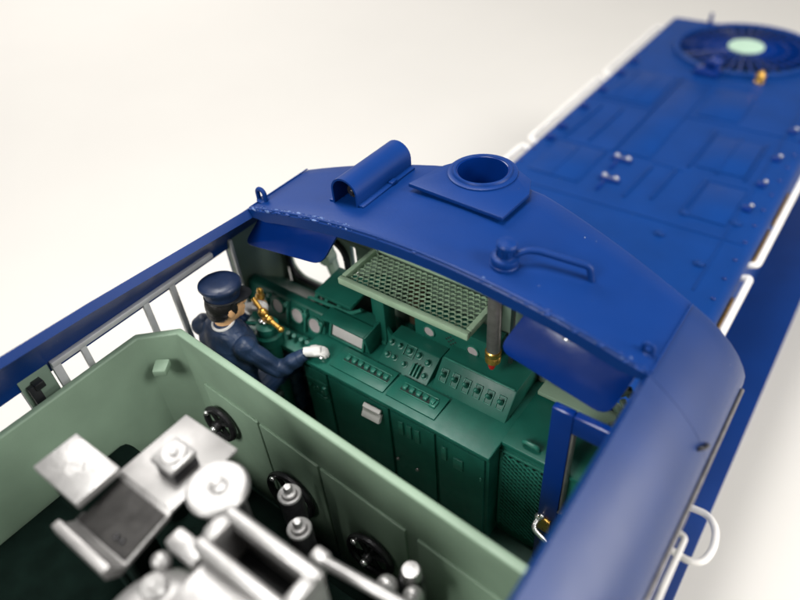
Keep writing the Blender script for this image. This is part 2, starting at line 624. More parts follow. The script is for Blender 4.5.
# things by the right window
m = MB()
m.box((1.0, FY - .06, 2.945), (.86, .11, .03), bev=.006)
m.build('window_sill', GREEN, FW)
m = MB()
rnd = random.Random(5)
for i in range(9):
    t = i / 8
    p = V((1.03 + .03 * math.sin(i * 2.1), FY - .16 - .02 * math.cos(i * 1.7), 3.32 - .30 * t))
    m.box(p, (.05, .03, .04), rot=(rnd.uniform(-.6, .6), rnd.uniform(-.6, .6), rnd.uniform(-1, 1)), bev=.01)
m.build('cable_bundle', GREENW, FW)

# --- lifting eyes
for x, y, sc in ((-1.13, .10, 1.0), (1.10, .10, .75)):
    m = MB()
    z = 3.705 + (.0 if abs(x) > 1.14 else .006)
    pth = []
    for k in range(13):
        a = math.pi * k / 12
        pth.append((x - .028 * sc * math.cos(a), y, z + .045 * sc + .028 * sc * math.sin(a)))
    pth = [(x - .028 * sc, y, z - .02)] + pth + [(x + .028 * sc, y, z - .02)]
    m.tube(pth, .013 * sc, 10)
    m.ball((x, y + .005, z), (.04 * sc, .035 * sc, .014 * sc))
    m.build('lifting_eye', BLUE, roof)
# small step hook lying on the right shoulder
m = MB()
m.tube(fillet([(1.405, -.035, 3.445), (1.425, -.03, 3.462), (1.438, .01, 3.445), (1.425, .035, 3.415)], .02), .009, 8)
m.build('step_hook', IRON, LOCO)

# --- whistle cover: half round tunnel on two thin flanges
m = MB()
A = V((-.565, .185, 0))
Bp = V((-.565, .66, 0))


def tun(r, y, zoff=0.0):
    pts = []
    for k in range(15):
        a = math.pi * k / 14
        pts.append(V((-.565 - r * math.cos(a), y, roof_z(-.565) + .07 + zoff + r * math.sin(a) * .95)))
    pts = [V((-.565 - r, y, roof_z(-.565 - r) - .004))] + pts + [V((-.565 + r, y, roof_z(-.565 + r) - .004))]
    return pts


outer = [tun(.088, .185), tun(.088, .66)]
inner = [tun(.076, .185), tun(.076, .66)]
vo_ = [[m.bm.verts.new(p) for p in r_] for r_ in outer]
vi_ = [[m.bm.verts.new(p) for p in r_] for r_ in inner]
n = len(vo_[0])
for k in range(n - 1):
    m.bm.faces.new((vo_[0][k], vo_[0][k + 1], vo_[1][k + 1], vo_[1][k]))
    m.bm.faces.new((vi_[0][k + 1], vi_[0][k], vi_[1][k], vi_[1][k + 1]))
    m.bm.faces.new((vo_[0][k + 1], vo_[0][k], vi_[0][k], vi_[0][k + 1]))
    m.bm.faces.new((vo_[1][k], vo_[1][k + 1], vi_[1][k + 1], vi_[1][k]))
m.box((-.465, .42, roof_z(-.465) + .006), (.04, .46, .014), rot=(0, .03, 0), bev=.004)
m.box((-.456, .46, roof_z(-.455) + .014), (.03, .05, .02), bev=.005)
m.box((-.665, .42, roof_z(-.665) + .004), (.04, .46, .014), rot=(0, -.1, 0), bev=.004)
wc = m.build('whistle_cover', BLUE, roof)
m = MB()
m.tube([(-.565, .25, 3.87), (-.565, .40, 3.87), (-.565, .62, 3.87)], [.036, .028, .028], 12)
m.cyl((-.565, .235, 3.87), .016, .03, (0, 1, 0))
m.box((-.565, .45, 3.83), (.03, .1, .05))
m.build('whistle', IRON, wc)

# --- roof hatch plate with exhaust collar
m = MB()
poly = [(-.33, .43), (.245, .405), (.255, .66), (.20, .78), (.0, .885), (-.17, .84), (-.27, .68)]
poly = [(x, y, 3.874) for x, y in poly]
m.prism(poly, (0, 0, .022), bev=.004)
hatch = m.build('roof_hatch', BLUE, roof)
m = MB()
m.prism([(-.29, .485, 3.828), (.205, .465, 3.828), (.235, .64, 3.825), (.17, .76, 3.80), (-.15, .81, 3.80), (-.25, .66, 3.82)], (0, 0, .0455))
seat_ = m.build('hatch_gap_shade', BLACKG, hatch)  # blackish filler paints the shade in the slit under the plate
m = MB()
cx, cy, z0 = -.05, .715, 3.896
m.lathe([(.185, -.002), (.185, .008), (.178, .012), (.160, .012), (.157, .020), (.154, .024), (.144, .024), (.140, .020), (.1395, 0), (.1395, -.01), (.185, -.002)], (cx, cy, z0), seg=48, cap=False)
m.build('exhaust_collar', BLUE, hatch)
m = MB()
m.lathe([(.1385, .018), (.1385, -.26), (.134, -.26), (.134, .016), (.1385, .018)], (cx, cy, z0), seg=48, cap=False)
m.cyl((cx, cy, z0 - .262), .136, .006, seg=40, bev=.001)
m.build('exhaust_bore', BLUED, hatch)
cut = MB().cyl((cx, cy, z0 - .3), .1375, .5, seg=48, bev=0.0001).build('cutter', BLUE)
bpy.context.view_layer.update()
for tgt in (roof, hatch, seat_):
    bo = tgt.modifiers.new('bore', 'BOOLEAN')
    bo.operation = 'DIFFERENCE'
    bo.object = cut
    bo.solver = 'EXACT'
    nm = bpy.data.meshes.new_from_object(tgt.evaluated_get(bpy.context.evaluated_depsgraph_get()))
    tgt.modifiers.clear()
    tgt.data = nm
    nm.set_sharp_from_angle(angle=math.radians(28))
_cm = cut.data
bpy.data.objects.remove(cut)
bpy.data.meshes.remove(_cm)

# --- ventilator cap and roof handrail
z = roof_z(.40)
m = MB()
cx, cy = .395, .16
m.lathe([(.058, -.012), (.060, .002), (.060, .012), (.056, .016), (.058, .022), (.060, .036), (.056, .046), (.042, .048), (.036, .052), (.036, .085), (.042, .09), (.043, .108), (.036, .116), (.012, .12), (0, .122)], (cx, cy, z), (.1, 0, 1), seg=36)
for k in range(8):
    a = k * math.pi / 4
    m.box((cx + .037 * math.cos(a) + .007, cy + .037 * math.sin(a), z + .07), (.008, .008, .03), rot=(0, 0, a), bev=.002)
for v in m.bm.verts:
    v.co = V((cx, cy, z)) + (v.co - V((cx, cy, z))) * 1.12
m.build('ventilator_cap', BLUE, roof)
m = MB()
pth = fillet([(.43, .175, roof_z(.45) + .06), (.475, .225, roof_z(.48) + .078), (.52, .255, roof_z(.52) + .075), (.735, .32, roof_z(.735) + .066), (.752, .318, roof_z(.75) - .01)], .022)
m.tube(pth, .0165, 12)
m.build('roof_handrail', BLUE, roof)

# --- sun visors
def visor(pts, bolts):
    m = MB()
    P = [V(p) for p in pts]
    poly = []
    rr = [.012, .012, .07, .07]
    for i in range(4):
        a, b, c = P[i - 1], P[i], P[(i + 1) % 4]
        d = rr[i]
        p0 = b + (a - b).normalized() * d
        p1 = b + (c - b).normalized() * d
        for k in range(6):
            t = k / 5
            poly.append(p0 * (1 - t) ** 2 + b * 2 * t * (1 - t) + p1 * t * t)
    nrm = (P[1] - P[0]).cross(P[2] - P[0]).normalized()
    m.prism(poly, nrm * .016, bev=.004)
    v = m.build('sun_visor', BLUED, LOCO)
    for b in bolts:
        MB().ball(b, (.020, .012, .010)).build('hinge_bolt', CHROME, v)
    return v


visor([(-1.14, .075, 3.63), (-.53, .075, 3.73), (-.615, -.02, 3.535), (-1.245, -.02, 3.435)], [(-1.13, .06, 3.64), (-.85, .05, 3.70)])
visor([(.56, .08, 3.69), (1.09, .08, 3.60), (1.035, -.04, 3.395), (.49, -.04, 3.515)], [(.78, .035, 3.675)])

# --- inner cab door, standing open at right, seen edge and face
m = MB()
DX0, DX1, DY, DZ0, DZ1 = .815, 1.36, -.10, 2.06, 3.405
m.box((DX0 + .052, DY, (DZ0 + DZ1) / 2), (.104, .045, DZ1 - DZ0), bev=.008)
m.box((1.14, DY, DZ1 - .06), (.442, .045, .12), bev=.008)
m.box((1.14, DY, (DZ0 + 2.62) / 2), (.442, .045, 2.62 - DZ0), bev=.006)
m.box((1.32, DY, 3.0), (.08, .045, .66), bev=.006)
door = m.build('cab_door', BLUED, LOCO)
m = MB()
m.box((.927, DY + .004, 2.95), (.012, .05, .66), bev=.004)
m.box((1.09, DY + .004, 2.633), (.36, .05, .018), bev=.004)
m.build('window_trim', PIPE, door)
m = MB()
m.tube(fillet([(.825, DY - .03, 2.50), (.825, DY - .09, 2.49), (.93, DY - .10, 2.44)], .03), .014, 10)
m.ball((.825, DY - .02, 2.50), .024)
m.ball((.845, DY - .03, 2.54), .016)
m.build('door_handle', CHROME, door)
m = MB()
m.box((.86, DY - .027, 2.47), (.07, .012, .12), bev=.003)
m.build('lock_plate', BRASS, door)

# --- hood
m = MB()
HX, HZ = 1.13, 2.50
prof = [(-HX, 1.46)]
for k in range(9):
    a = math.radians(180 - 90 * k / 8)
    prof.append((-HX + .08 + .08 * math.cos(a), HZ - .08 + .08 * math.sin(a)))
prof = prof + [(-x, z_) for x, z_ in prof[::-1]]
m.prism([(x, .432, z_) for x, z_ in prof], (0, 7.0, 0))
hood = m.build('hood', BLUEH, LOCO, angle=30)


def strip(p, q, w=.012, h=.006, z=HZ, mb=None):
    p, q = V((*p, z)), V((*q, z))
    d = q - p
    mb.box((p + q) / 2, (d.length, w, h * 2), rot=(0, 0, math.atan2(d.y, d.x)), bev=.003)


m = MB()
for a, b in [((-.69, 3.03), (-.68, 3.62)), ((-.45, 3.05), (-.44, 3.67)), ((-.90, 3.75), (-.86, 4.56)), ((-.66, 3.78), (-.64, 4.58)),
             ((-.38, 3.70), (-.36, 5.6)), ((-.86, 4.82), (-.84, 5.55)), ((-.62, 4.80), (-.60, 5.55)), ((.01, 3.0), (.03, 3.6)),
             ((.22, 3.08), (.24, 3.65)), ((.31, 3.75), (.32, 4.55)), ((.56, 3.75), (.57, 4.5)), ((.80, 3.75), (.80, 4.5)), ((.50, 3.0), (.52, 3.62))]:
    strip(a, b, .018, .016, mb=m)
m.build('raised_rib', BLUEH, hood)
m = MB()
for a, b in [((-1.05, 3.69), (-.38, 3.69)), ((0, 3.70), (.30, 3.66)), ((.52, 3.62), (.86, 3.63)), ((-1.05, 2.80), (1.05, 2.82)), ((-1.05, 4.70), (1.05, 4.72)), ((-.38, 5.62), (.38, 5.62)), ((.9, 2.1), (.9, 5.7))]:
    strip(a, b, .016, .006, z=HZ + .0005, mb=m)
m.build('panel_joint', BLUEH, hood)
# pairs of bright latch heads with a dark strap
for x, y in ((-.20, 3.22), (-.24, 3.60)):
    m = MB()
    m.ball((x - .055, y, HZ + .026), .024)
    m.ball((x + .055, y - .01, HZ + .026), .024)
    m.box((x, y - .005, HZ + .016), (.11, .02, .014), bev=.004)
    la = m.build('hood_latch', STEEL, hood)
    m = MB()
    m.box((x, y - .03, HZ + .010), (.19, .05, .02), bev=.006)
    m.box((x - .03, y - .13, HZ + .006), (.03, .2, .012), bev=.004)
    m.build('latch_strap', BLUED, la)
# bolts along both edges
for y in (3.63, 3.9, 4.42, 4.89, 5.40, 5.79):
    m = MB()
    m.box((-1.0, y, HZ + .015), (.09, .07, .035), bev=.012)
    m.ball((-1.01, y + .01, HZ + .035), .022)
    m.build('hood_hinge', BLUED, hood)
for y in (3.32, 3.75, 4.25, 4.85, 5.45):
    m = MB()
    m.box((.93, y, HZ + .010), (.075, .08, .024), bev=.01)
    hh = m.build('hood_hinge', BLUED, hood)
    m = MB()
    m.ball((.955, y + .03, HZ + .033), .018)
    m.build('hinge_pin', STEEL, hh)
for x, y in ((.84, 2.42), (.46, 2.64), (.92, 3.08), (.53, 3.02)):
    m = MB()
    m.cyl((x, y, HZ - .004), .04, .022, seg=20)
    m.ball((x, y, HZ + .016), (.028, .028, .014))
    m.build('lifting_plug', BLUEH, hood)
# rows of small bolts along both hood edges
for sx in (1, -1):
    for k in range(20):
        MB().ball((sx * 1.045, 1.3 + k * .26, HZ + .004), (.017, .017, .013), u=10, v=6).build('edge_bolt', BLUED, hood)
# raised lids between the ribs
for x0, x1, y0, y1 in ((-.92, -.42, 3.02, 3.64), (-.34, -.03, 3.72, 5.55), (.36, .78, 3.80, 4.45), (.05, .45, 4.80, 5.5), (.55, .86, 3.0, 3.58), (-.95, -.42, 4.78, 5.58)):
    m = MB()
    m.box(((x0 + x1) / 2, (y0 + y1) / 2, HZ + .003), (x1 - x0, y1 - y0, .014), bev=.005)
    m.build('hood_lid', BLUEH, hood)
# filler lump in front of the fan
m = MB()
m.box((-.17, 5.83, HZ + .03), (.27, .20, .07), bev=.02)
m.ball((-.12, 5.88, HZ + .12), (.075, .07, .07))
m.box((-.2, 5.86, HZ + .09), (.06, .05, .1), bev=.015)
m.box((-.08, 5.80, HZ + .07), (.05, .05, .09), bev=.015)
m.build('filler_cap', BLUED, hood)
m = MB()
m.cyl((.37, 5.85, HZ - .003), .05, .03)
m.lathe([(.045, .02), (.05, .06), (.03, .10), (.02, .13), (.0, .14)], (.37, 5.85, HZ), seg=16)
m.box((.37, 5.85, HZ + .08), (.11, .03, .03), bev=.008)
m.build('drain_cock', BRASS, hood)
# cooling fan
m = MB()
m.lathe([(.80, -.004), (.80, .035), (.785, .05), (.755, .05), (.74, .035), (.74, .012), (.735, .008)], (0, 6.68, HZ), seg=72)
fan = m.build('fan_ring', BLUEH, hood)
m = MB()
for k in range(36):
    a = 2 * math.pi * k / 36
    c, s_ = math.cos(a), math.sin(a)
    m.box((.47 * c, 6.68 + .47 * s_, HZ + .03), (.54, .022, .02), rot=(.5, 0, a), bev=0)
for rr in (.30, .45, .60):
    m.torus((0, 6.68, HZ + .034), rr, .008, seg=48, ms=6)
m.build('fan_grille', BLUED, fan)
m = MB()
m.lathe([(.735, .010), (.0, .0101)], (0, 6.68, HZ), seg=64)
m.build('fan_well', SHADE, fan)
MB().cyl((0, 6.68, HZ + .03), .20, .035, seg=40, bev=.008).build('fan_hub', MINT, fan)
MB().tube([(-.62, 7.36, HZ - .01), (-.62, 7.36, HZ + .14)], [.03, .018], 10).build('lamp_bracket', BLUED, hood)

# white handrails at the hood edges
def rail(path, r=.025):
    m = MB()
    m.tube(fillet(path, .06), r, 10)
    m.build('handrail', WHITE, LOCO)


for y0, y1 in ((.75, 2.56), (2.74, 4.7), (4.85, 6.9)):
    rail([(1.12, y0, 2.39), (1.19, y0, 2.415), (1.19, y1, 2.415), (1.12, y1, 2.39)])
for y0, y1 in ((.9, 3.5), (3.65, 5.35), (5.5, 7.2)):
    rail([(-1.12, y0, 2.40), (-1.235, y0, 2.43), (-1.235, y1, 2.43), (-1.12, y1, 2.40)], .028)
m = MB()
for y0, y1 in ((1.1, 2.35), (2.9, 3.35), (3.5, 4.0)):
    m.box((1.142, (y0 + y1) / 2, 2.33), (.02, y1 - y0, .06), bev=.004)
m.build('brass_strip', BRASS, hood)

# walkway, frame, running gear
m = MB()
m.box((0, 3.9, 1.40), (3.13, 7.4, .11), bev=.012)
m.build('walkway', BLUE, LOCO)
m = MB()
m.box((0, -1.55, 1.30), (2.98, 3.4, .10), bev=.01)
m.box((1.535, -1.5, 1.41), (.06, 3.4, .10), bev=.01)
m.box((-1.535, -1.5, 1.41), (.06, 3.4, .10), bev=.01)
m.box((0, 2.2, 1.12), (2.3, 10.4, .30), bev=.02)
m.build('underframe', BLUE, LOCO)
m = MB()
m.box((0, 2.2, .72), (2.5, 2.4, .5), bev=.05)
m.build('fuel_tank', BLACKG, LOCO)
for cy in (-1.3, 5.6):
    m = MB()
    for sx in (1, -1):
        m.box((sx * 1.02, cy, .56), (.1, 2.5, .24), bev=.03)
    m.box((0, cy, .72), (2.0, .5, .24), bev=.03)
    bg_ = m.build('bogie', BLACKG, LOCO)
    for dy in (-.85, .85):
        m = MB()
        for sx in (1, -1):
            m.lathe([(.05, -.06), (.42, -.06), (.43, -.04), (.40, .0), (.40, .07), (.3, .07), (.26, .04), (.1, .04), (.08, .1), (0, .1)], (sx * .74, cy + dy, .43), (sx, 0, 0), seg=40)
        m.tube([(-.74, cy + dy, .43), (.74, cy + dy, .43)], .07)
        m.build('wheelset', IRON, bg_)

# cab side grab loop and post (right flank)
m = MB()
m.tube(fillet([(1.445, .085, 2.90), (1.54, .095, 2.90), (1.59, .04, 2.90), (1.61, -.06, 2.90), (1.59, -.145, 2.90), (1.54, -.175, 2.90), (1.445, -.165, 2.90)], .07), .0165, 12)
m.build('grab_handle', WHITE, LOCO)
m = MB()
m.tube(fillet([(1.445, -.20, 3.10), (1.492, -.20, 3.10), (1.492, -1.7, 3.10), (1.445, -1.72, 3.10)], .03), .013, 10)
m.build('side_handrail', WHITE, LOCO)

# ------------------------------------------------------------------ control console
CON = thing('control_console', (0, .1, 2.055), 'dark green driving console with dials, knobs and switch box across the cab', 'control console')
DZ = 2.92
m = MB()
m.box((-.10, .10, 2.47), (1.30, .56, .83), bev=.006)                       # cabinet
m.box((-.10, .085, 2.905), (1.33, .60, .032), bev=.008)                     # desk slab with a lip
m.build('desk', DGREEN, CON)
m = MB()
m.box((.86, .16, 2.475), (.62, .46, .84), bev=.006)
m.box((.86, .155, 2.905), (.63, .48, .03), bev=.008)
rc = m.build('side_cabinet', DGREEN, CON)
# woven grille in side cabinet
GX0, GX1, GZ0, GZ1, GY = .575, .83, 2.16, 2.83, -.082
m = MB()
m.box((.70, GY + .008, GZ1 + .012), (.30, .02, .018), bev=.004)
m.box((.565, GY + .008, 2.49), (.018, .02, .72), bev=.004)
m.box((.84, GY + .008, 2.49), (.018, .02, .72), bev=.004)
gf = m.build('grille_frame', DGREEN2, rc)
m = MB()
st = .034
for fam in (1, -1):
    k = -30
    while k < 60:
        c0 = k * st
        p, q = (GX0, GZ0 + c0), (GX1, GZ0 + c0 + fam * (GX1 - GX0) * .75)
        s2 = clip(p, q, GX0, GX1, GZ0, GZ1)
        if s2:
            (ax_, az_), (bx_, bz_) = s2
            m.tube([(ax_, GY + .004 * fam, az_), (bx_, GY + .004 * fam, bz_)], .0055, 5)
        k += 1
m.build('wire_grille', DGREEN2, rc)
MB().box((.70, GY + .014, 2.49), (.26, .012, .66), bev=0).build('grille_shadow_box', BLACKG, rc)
m = MB()
m.tube(fillet([(.665, -.03, 2.915), (.665, -.05, 2.965), (.745, -.05, 2.965), (.745, -.03, 2.915)], .03), .012, 10)
m.build('pull_handle', DGREEN2, rc)

# cabinet doors on the front
FYc = -.180
m = MB()
doors = [(-.735, -.545), (-.535, -.085), (-.075, .225), (.235, .535)]
for x0, x1 in doors:
    m = MB()
    m.box(((x0 + x1) / 2, FYc - .008, 2.47), (x1 - x0 - .012, .02, .76), bev=.005)
    dr = m.build('cabinet_door', DGREEN, CON)
    if x0 > -.1:
        if x0 < 0:
            vents = [((xx - .06, FYc - .022, 2.76), (.034, .018, .11)) for xx in (.06, .115, .17)]
        else:
            vents = [((.285, FYc - .022, 2.745), (.034, .018, .11)), ((.375, FYc - .022, 2.715), (.06, .018, .09)), ((.515, FYc - .022, 2.69), (.016, .018, .03))]
        for c_, s_v in vents:
            MB().box(c_, s_v, bev=.005).build('door_vent', DGREEN2, dr)
    if x0 == -.735:
        m = MB()
        for i in range(5):
            m.box((-.70 + i * .034, FYc - .02, 2.70 - (i % 2) * .02), (.02, .025, .03), bev=.006)
        m.box((-.64, FYc - .018, 2.76), (.17, .014, .02), bev=.004)
        m.box((-.565, FYc - .03, 2.72), (.03, .03, .07), bev=.008)
        m.box((-.60, FYc - .022, 2.63), (.10, .02, .03), bev=.005)
        m.build('relay_block', DGREEN2, dr)
for x in (.04, -.1):
    m = MB()
    m.ball((x + .05, FYc - .022, 2.43), .012)
    m.build('door_knob', PIPE, CON)
# clip with pale papers on the cabinet front
m = MB()
m.box((-.19, FYc - .045, 2.765), (.125, .03, .06), rot=(-.5, 0, .03), bev=.006)
m.box((-.19, FYc - .036, 2.815), (.12, .02, .028), rot=(-.9, 0, .03), bev=.004)
m.build('paper_clip_holder', PAPER, CON)

# sunken button strips on the desk
zs = DZ + .001


def plate(x0, x1, y0, y1, skew, nb, name):
    m = MB()
    m.prism([(x0, y0, zs + .002), (x1, y0, zs + .002), (x1 + skew, y1, zs + .012), (x0 + skew, y1, zs + .012)], (0, 0, .008), bev=.003)
    p = m.build(name, DGREEN, CON)
    m = MB()
    ym = (y0 + y1) / 2 + .012
    bx0, bx1 = x0 + .05, x0 + .05 + nb * .046
    m.box(((bx0 + bx1) / 2, ym + .028, zs + .018), (bx1 - bx0, .008, .014), bev=.002)
    m.box(((bx0 + bx1) / 2, ym - .028, zs + .016), (bx1 - bx0, .006, .010), bev=.002)
    m.build('strip_frame', DGREEN2, p)
    m = MB()
    m.box(((bx0 + bx1) / 2, ym, zs + .014), (bx1 - bx0, .046, .004), bev=0)
    m.build('strip_recess', BLACKG, p)
    for i in range(nb):
        m = MB()
        bx = bx0 + (i + .5) * .046
        m.box((bx, ym, zs + .022), (.027, .034, .022), bev=.006)
        m.build('push_button', DGREEN2, p)
    return p


plate(-.535, -.145, -.165, -.005, .0, 7, 'button_plate')
p2 = plate(-.125, .20, -.165, -.005, .0, 5, 'button_plate')
m = MB()
m.box((.145, -.085, zs + .02), (.04, .05, .02), bev=.005)
m.box((.145, -.085, zs + .034), (.014, .034, .016), bev=.004)
m.build('rocker_switch', DGREEN2, p2)

# sloped knob panel
U_ = V((0, .145, .095)).normalized()
Nn = V((0, -U_.z, U_.y))
kp0 = V((-.315, .005, DZ))
m = MB()
m.prism([(-.315, .005, DZ), (-.315, .155, DZ + .10), (-.315, .26, DZ + .10), (-.315, .26, DZ - .01)], (.345, 0, 0), bev=.005)
KP = m.build('knob_panel', DGREEN, CON)


def onp(x, t):
    return V((x, .005, DZ)) + U_ * t


for x, t, r in ((-.285, .145, .017), (-.225, .145, .017), (-.155, .14, .021), (-.09, .14, .020), (-.02, .125, .019),
                (-.275, .07, .018), (-.225, .07, .017), (-.15, .06, .017), (-.005, .05, .017)):
    m = MB()
    c = onp(x, t)
    m.lathe([(r * 1.15, 0), (r * 1.15, .006), (r * .8, .008), (r * .8, .024), (r * .55, .032), (0, .034)], c, Nn, seg=18)
    m.build('knob', DGREEN2, KP)
m = MB()
c = onp(-.155, .14)
for dx, dt, sx_, st_ in ((-.034, 0, .006, .07), (.034, 0, .006, .07), (0, -.034, .07, .006), (0, .034, .07, .006)):
    m.box(c + V((dx, 0, 0)) + U_ * dt + Nn * .005, (sx_, st_, .012), rot=(math.atan2(U_.z, U_.y), 0, 0), bev=.002)
m.build('knob_guard', DGREEN2, KP)
m = MB()
for dx in (-.085, -.062, -.04):
    m.box(onp(dx, .055) + Nn * .016, (.012, .075, .035), rot=(math.atan2(U_.z, U_.y), 0, 0), bev=.004)
m.build('lever_switch', DGREEN2, KP)

# switch box
SU = V((0, .12, .14)).normalized()
SN = V((0, -SU.z, SU.y))
m = MB()
m.prism([(.055, .02, DZ), (.055, .14, DZ + .14), (.055, .385, DZ + .14), (.055, .385, DZ - .01)], (.465, 0, 0), bev=.007)
SB = m.build('switch_box', DGREEN, CON)
rx = math.atan2(SU.z, SU.y)
m = MB()
m.box((.2875, .142, DZ + .141), (.44, .012, .008), rot=(.4, 0, 0), bev=.003)
m.build('edge_strip', DGREEN2, SB)
for i in range(6):
    x = .105 + i * .0715
    c = V((x, .02, DZ)) + SU * .095
    m = MB()
    for dx, dt, sx_, st_ in ((-.020, 0, .005, .075), (.020, 0, .005, .075), (0, -.037, .044, .005), (0, .037, .044, .005)):
        m.box(c + V((dx, 0, 0)) + SU * dt + SN * .004, (sx_, st_, .012), rot=(rx, 0, 0), bev=.0015)
    sw = m.build('toggle_switch', DGREEN2, SB)
    m = MB()
    m.tube([c + SN * .0, c + SN * .02 + SU * .006, c + SN * .042 + SU * .012], [.015, .014, .010], 10)
    m.ball(c + SN * .044 + SU * .012, .012, u=12, v=8)
    m.build('toggle_lever', DGREEN2, sw)
    m = MB()
    m.box(c + SN * .002, (.034, .07, .004), rot=(rx, 0, 0), bev=0)
    m.build('toggle_plate', DGREEN, sw)

# radio panel behind
m = MB()
m.box((.055, .315, 3.05), (.53, .13, .27), bev=.006)
RP = m.build('radio_panel', DGREEN, CON)
for x, z in ((-.105, 3.085), (.185, 3.085)):
    m = MB()
    m.lathe([(.040, 0), (.040, .010), (.034, .012), (.033, .004)], (x, .251, z), (0, -1, 0), seg=28)
    du = m.build('dial', DGREEN2, RP)
    MB().cyl((x, .2485, z), .033, .004, (0, -1, 0), seg=28, bev=.001).build('dial_face', DIAL, du)
m = MB()
for i in range(-2, 3):
    for j in range(-2, 3):
        if abs(i) + abs(j) <= 3 and (i + j) % 2 == 0:
            m.cyl((.04 + i * .015, .2505, 3.085 + j * .016), .0065, .003, (0, -1, 0), seg=8, bev=.001)
m.build('speaker_hole', BLACKG, RP)

# speed display box with hood
m = MB()
a0, a1 = -.715, -.405
m.prism([(a0, .03, 2.925), (a0, .065, 3.03), (a0, .035, 3.055), (a0, .05, 3.075), (a0, .20, 3.075), (a0, .20, 2.915)], (a1 - a0, 0, 0), bev=.004)
SPD = m.build('display_box', DGREEN, CON)
sn = V((0, -.105, .035)).normalized()
su = V((0, .035, .105)).normalized()
m = MB()
cc = V(((a0 + a1) / 2, .0475, 2.978)) + sn * .003
m.box(cc, (.235, .085, .006), rot=(math.atan2(su.z, su.y), 0, 0), bev=.002)
m.build('display_screen', PAPER, SPD)
m = MB()
for dx, dt, sx_, st_ in ((-.128, 0, .014, .11), (.128, 0, .014, .11), (0, -.05, .27, .012), (0, .05, .27, .012)):
    m.box(cc + V((dx, 0, 0)) + su * dt + sn * .006, (sx_, st_, .02), rot=(math.atan2(su.z, su.y), 0, 0), bev=.003)
m.build('display_bezel', DGREEN2, SPD)
m = MB()
m.prism([(a1 + .002, .03, 2.925), (a1 + .002, .0, 3.075), (a1 + .002, .20, 3.10), (a1 + .002, .20, 2.92)], (.018, 0, 0), bev=.003)
m.box(((a0 + a1) / 2, .05, 3.078), (a1 - a0 + .02, .10, .012), rot=(.1, 0, 0), bev=.003)
m.build('display_hood', DGREEN, SPD)

# lidded box on the left rear of the desk
m = MB()
m.box((-.715, .25, 3.04), (.27, .20, .16), bev=.008)
m.build('relay_cover', BLACKG, CON)
m = MB()
m.box((-.715, .235, 3.14), (.29, .25, .03), rot=(.10, 0, 0), bev=.010)
m.build('relay_lid', DGREEN, CON)
m = MB()
for x in (-.88, -.80, -.70):
    m.tube([(x, .15, 2.97), (x, .145, 3.07), (x + .02, .16, 3.12)], .016, 8)
m.tube(fillet([(-.95, .12, 2.96), (-.93, .12, 3.06), (-.60, .13, 3.07), (-.52, .15, 3.12)], .03), .012, 8)
m.build('cable_conduit', DGREEN2, CON)

# dial board on the left with three gauges
m = MB()
m.prism([(-1.40, -.005, 2.86), (-1.40, .045, 3.05), (-1.40, .10, 3.06), (-1.40, .14, 3.02), (-1.40, .34, 2.86), (-1.40, .34, 2.70), (-1.40, .03, 2.70)], (.675, 0, 0), bev=.012)
GB = m.build('gauge_board', DGREEN, CON)
gn = V((0, -.19, .05)).normalized()
gu = V((0, .05, .19)).normalized()
for x, t, r in ((-1.115, .115, .047), (-.945, .115, .048), (-.80, .105, .048), (-1.26, .10, .045)):
    c = V((x, -.005, 2.86)) + gu * t
    m = MB()
    m.lathe([(r * 1.2, -.004), (r * 1.2, .016), (r * 1.02, .02), (r, .010)], c, gn, seg=28)
    gg = m.build('gauge', DGREEN2, GB)
    MB().cyl(c + gn * .008, r, .004, gn, seg=28, bev=.001).build('gauge_face', DIAL, gg)
for x, z in ((-1.03, 3.02), (-.87, 3.01), (-1.18, 3.03), (-.74, 3.0)):
    MB().cyl((x, .03, z), .017, .03, gn, seg=14).build('gauge_fitting', DGREEN2, GB)
for x in (-1.02, -.87):
    MB().box((x, .01, 2.97), (.014, .03, .16), rot=(-.25, 0, 0), bev=.004).build('gauge_divider', DGREEN2, GB)
# low shelf with levers below the gauges
m = MB()
m.box((-1.06, -.05, 2.80), (.62, .17, .05), bev=.01)
for x in (-.98, -.93, -.87, -.82):
    m.tube([(x, -.05, 2.82), (x + .01, -.07, 2.88)], [.018, .014], 10)
m.build('lever_shelf', DGREEN2, CON)
m = MB()
m.cyl((-.615, -.135, DZ), .028, .02)
m.tube([(-.615, -.135, 2.93), (-.612, -.137, 2.965)], .014, 10)
m.ball((-.612, -.137, 2.972), (.026, .022, .016))
m.build('control_knob', CHROME, CON)
m = MB()
m.ball((-.755, -.19, 2.86), (.03, .03, .022))
m.tube([(-.74, -.17, 2.87), (-.755, -.20, 2.86)], .014, 8)
m.build('corner_knob', DGREEN2, CON)

# square pillar under the rack
m = MB()
m.box((-.385, .20, 3.12), (.075, .10, .52), bev=.006)
m.box((-.455, .22, 3.12), (.05, .05, .5), bev=.005)
m.prism([(-.35, .16, 2.93), (-.35, .16, 3.06), (-.27, .16, 2.93)], (0, .02, 0))
m.box((-.36, .145, 2.945), (.035, .03, .03), bev=.008)
m.build('cable_pillar', DGREEN, CON)
m = MB()
m.box((-.265, .37, 3.12), (.13, .02, .35), bev=0)
m.build('brown_panel', mat('brown_varnish', (0.045, 0.035, 0.02), .5), CON)

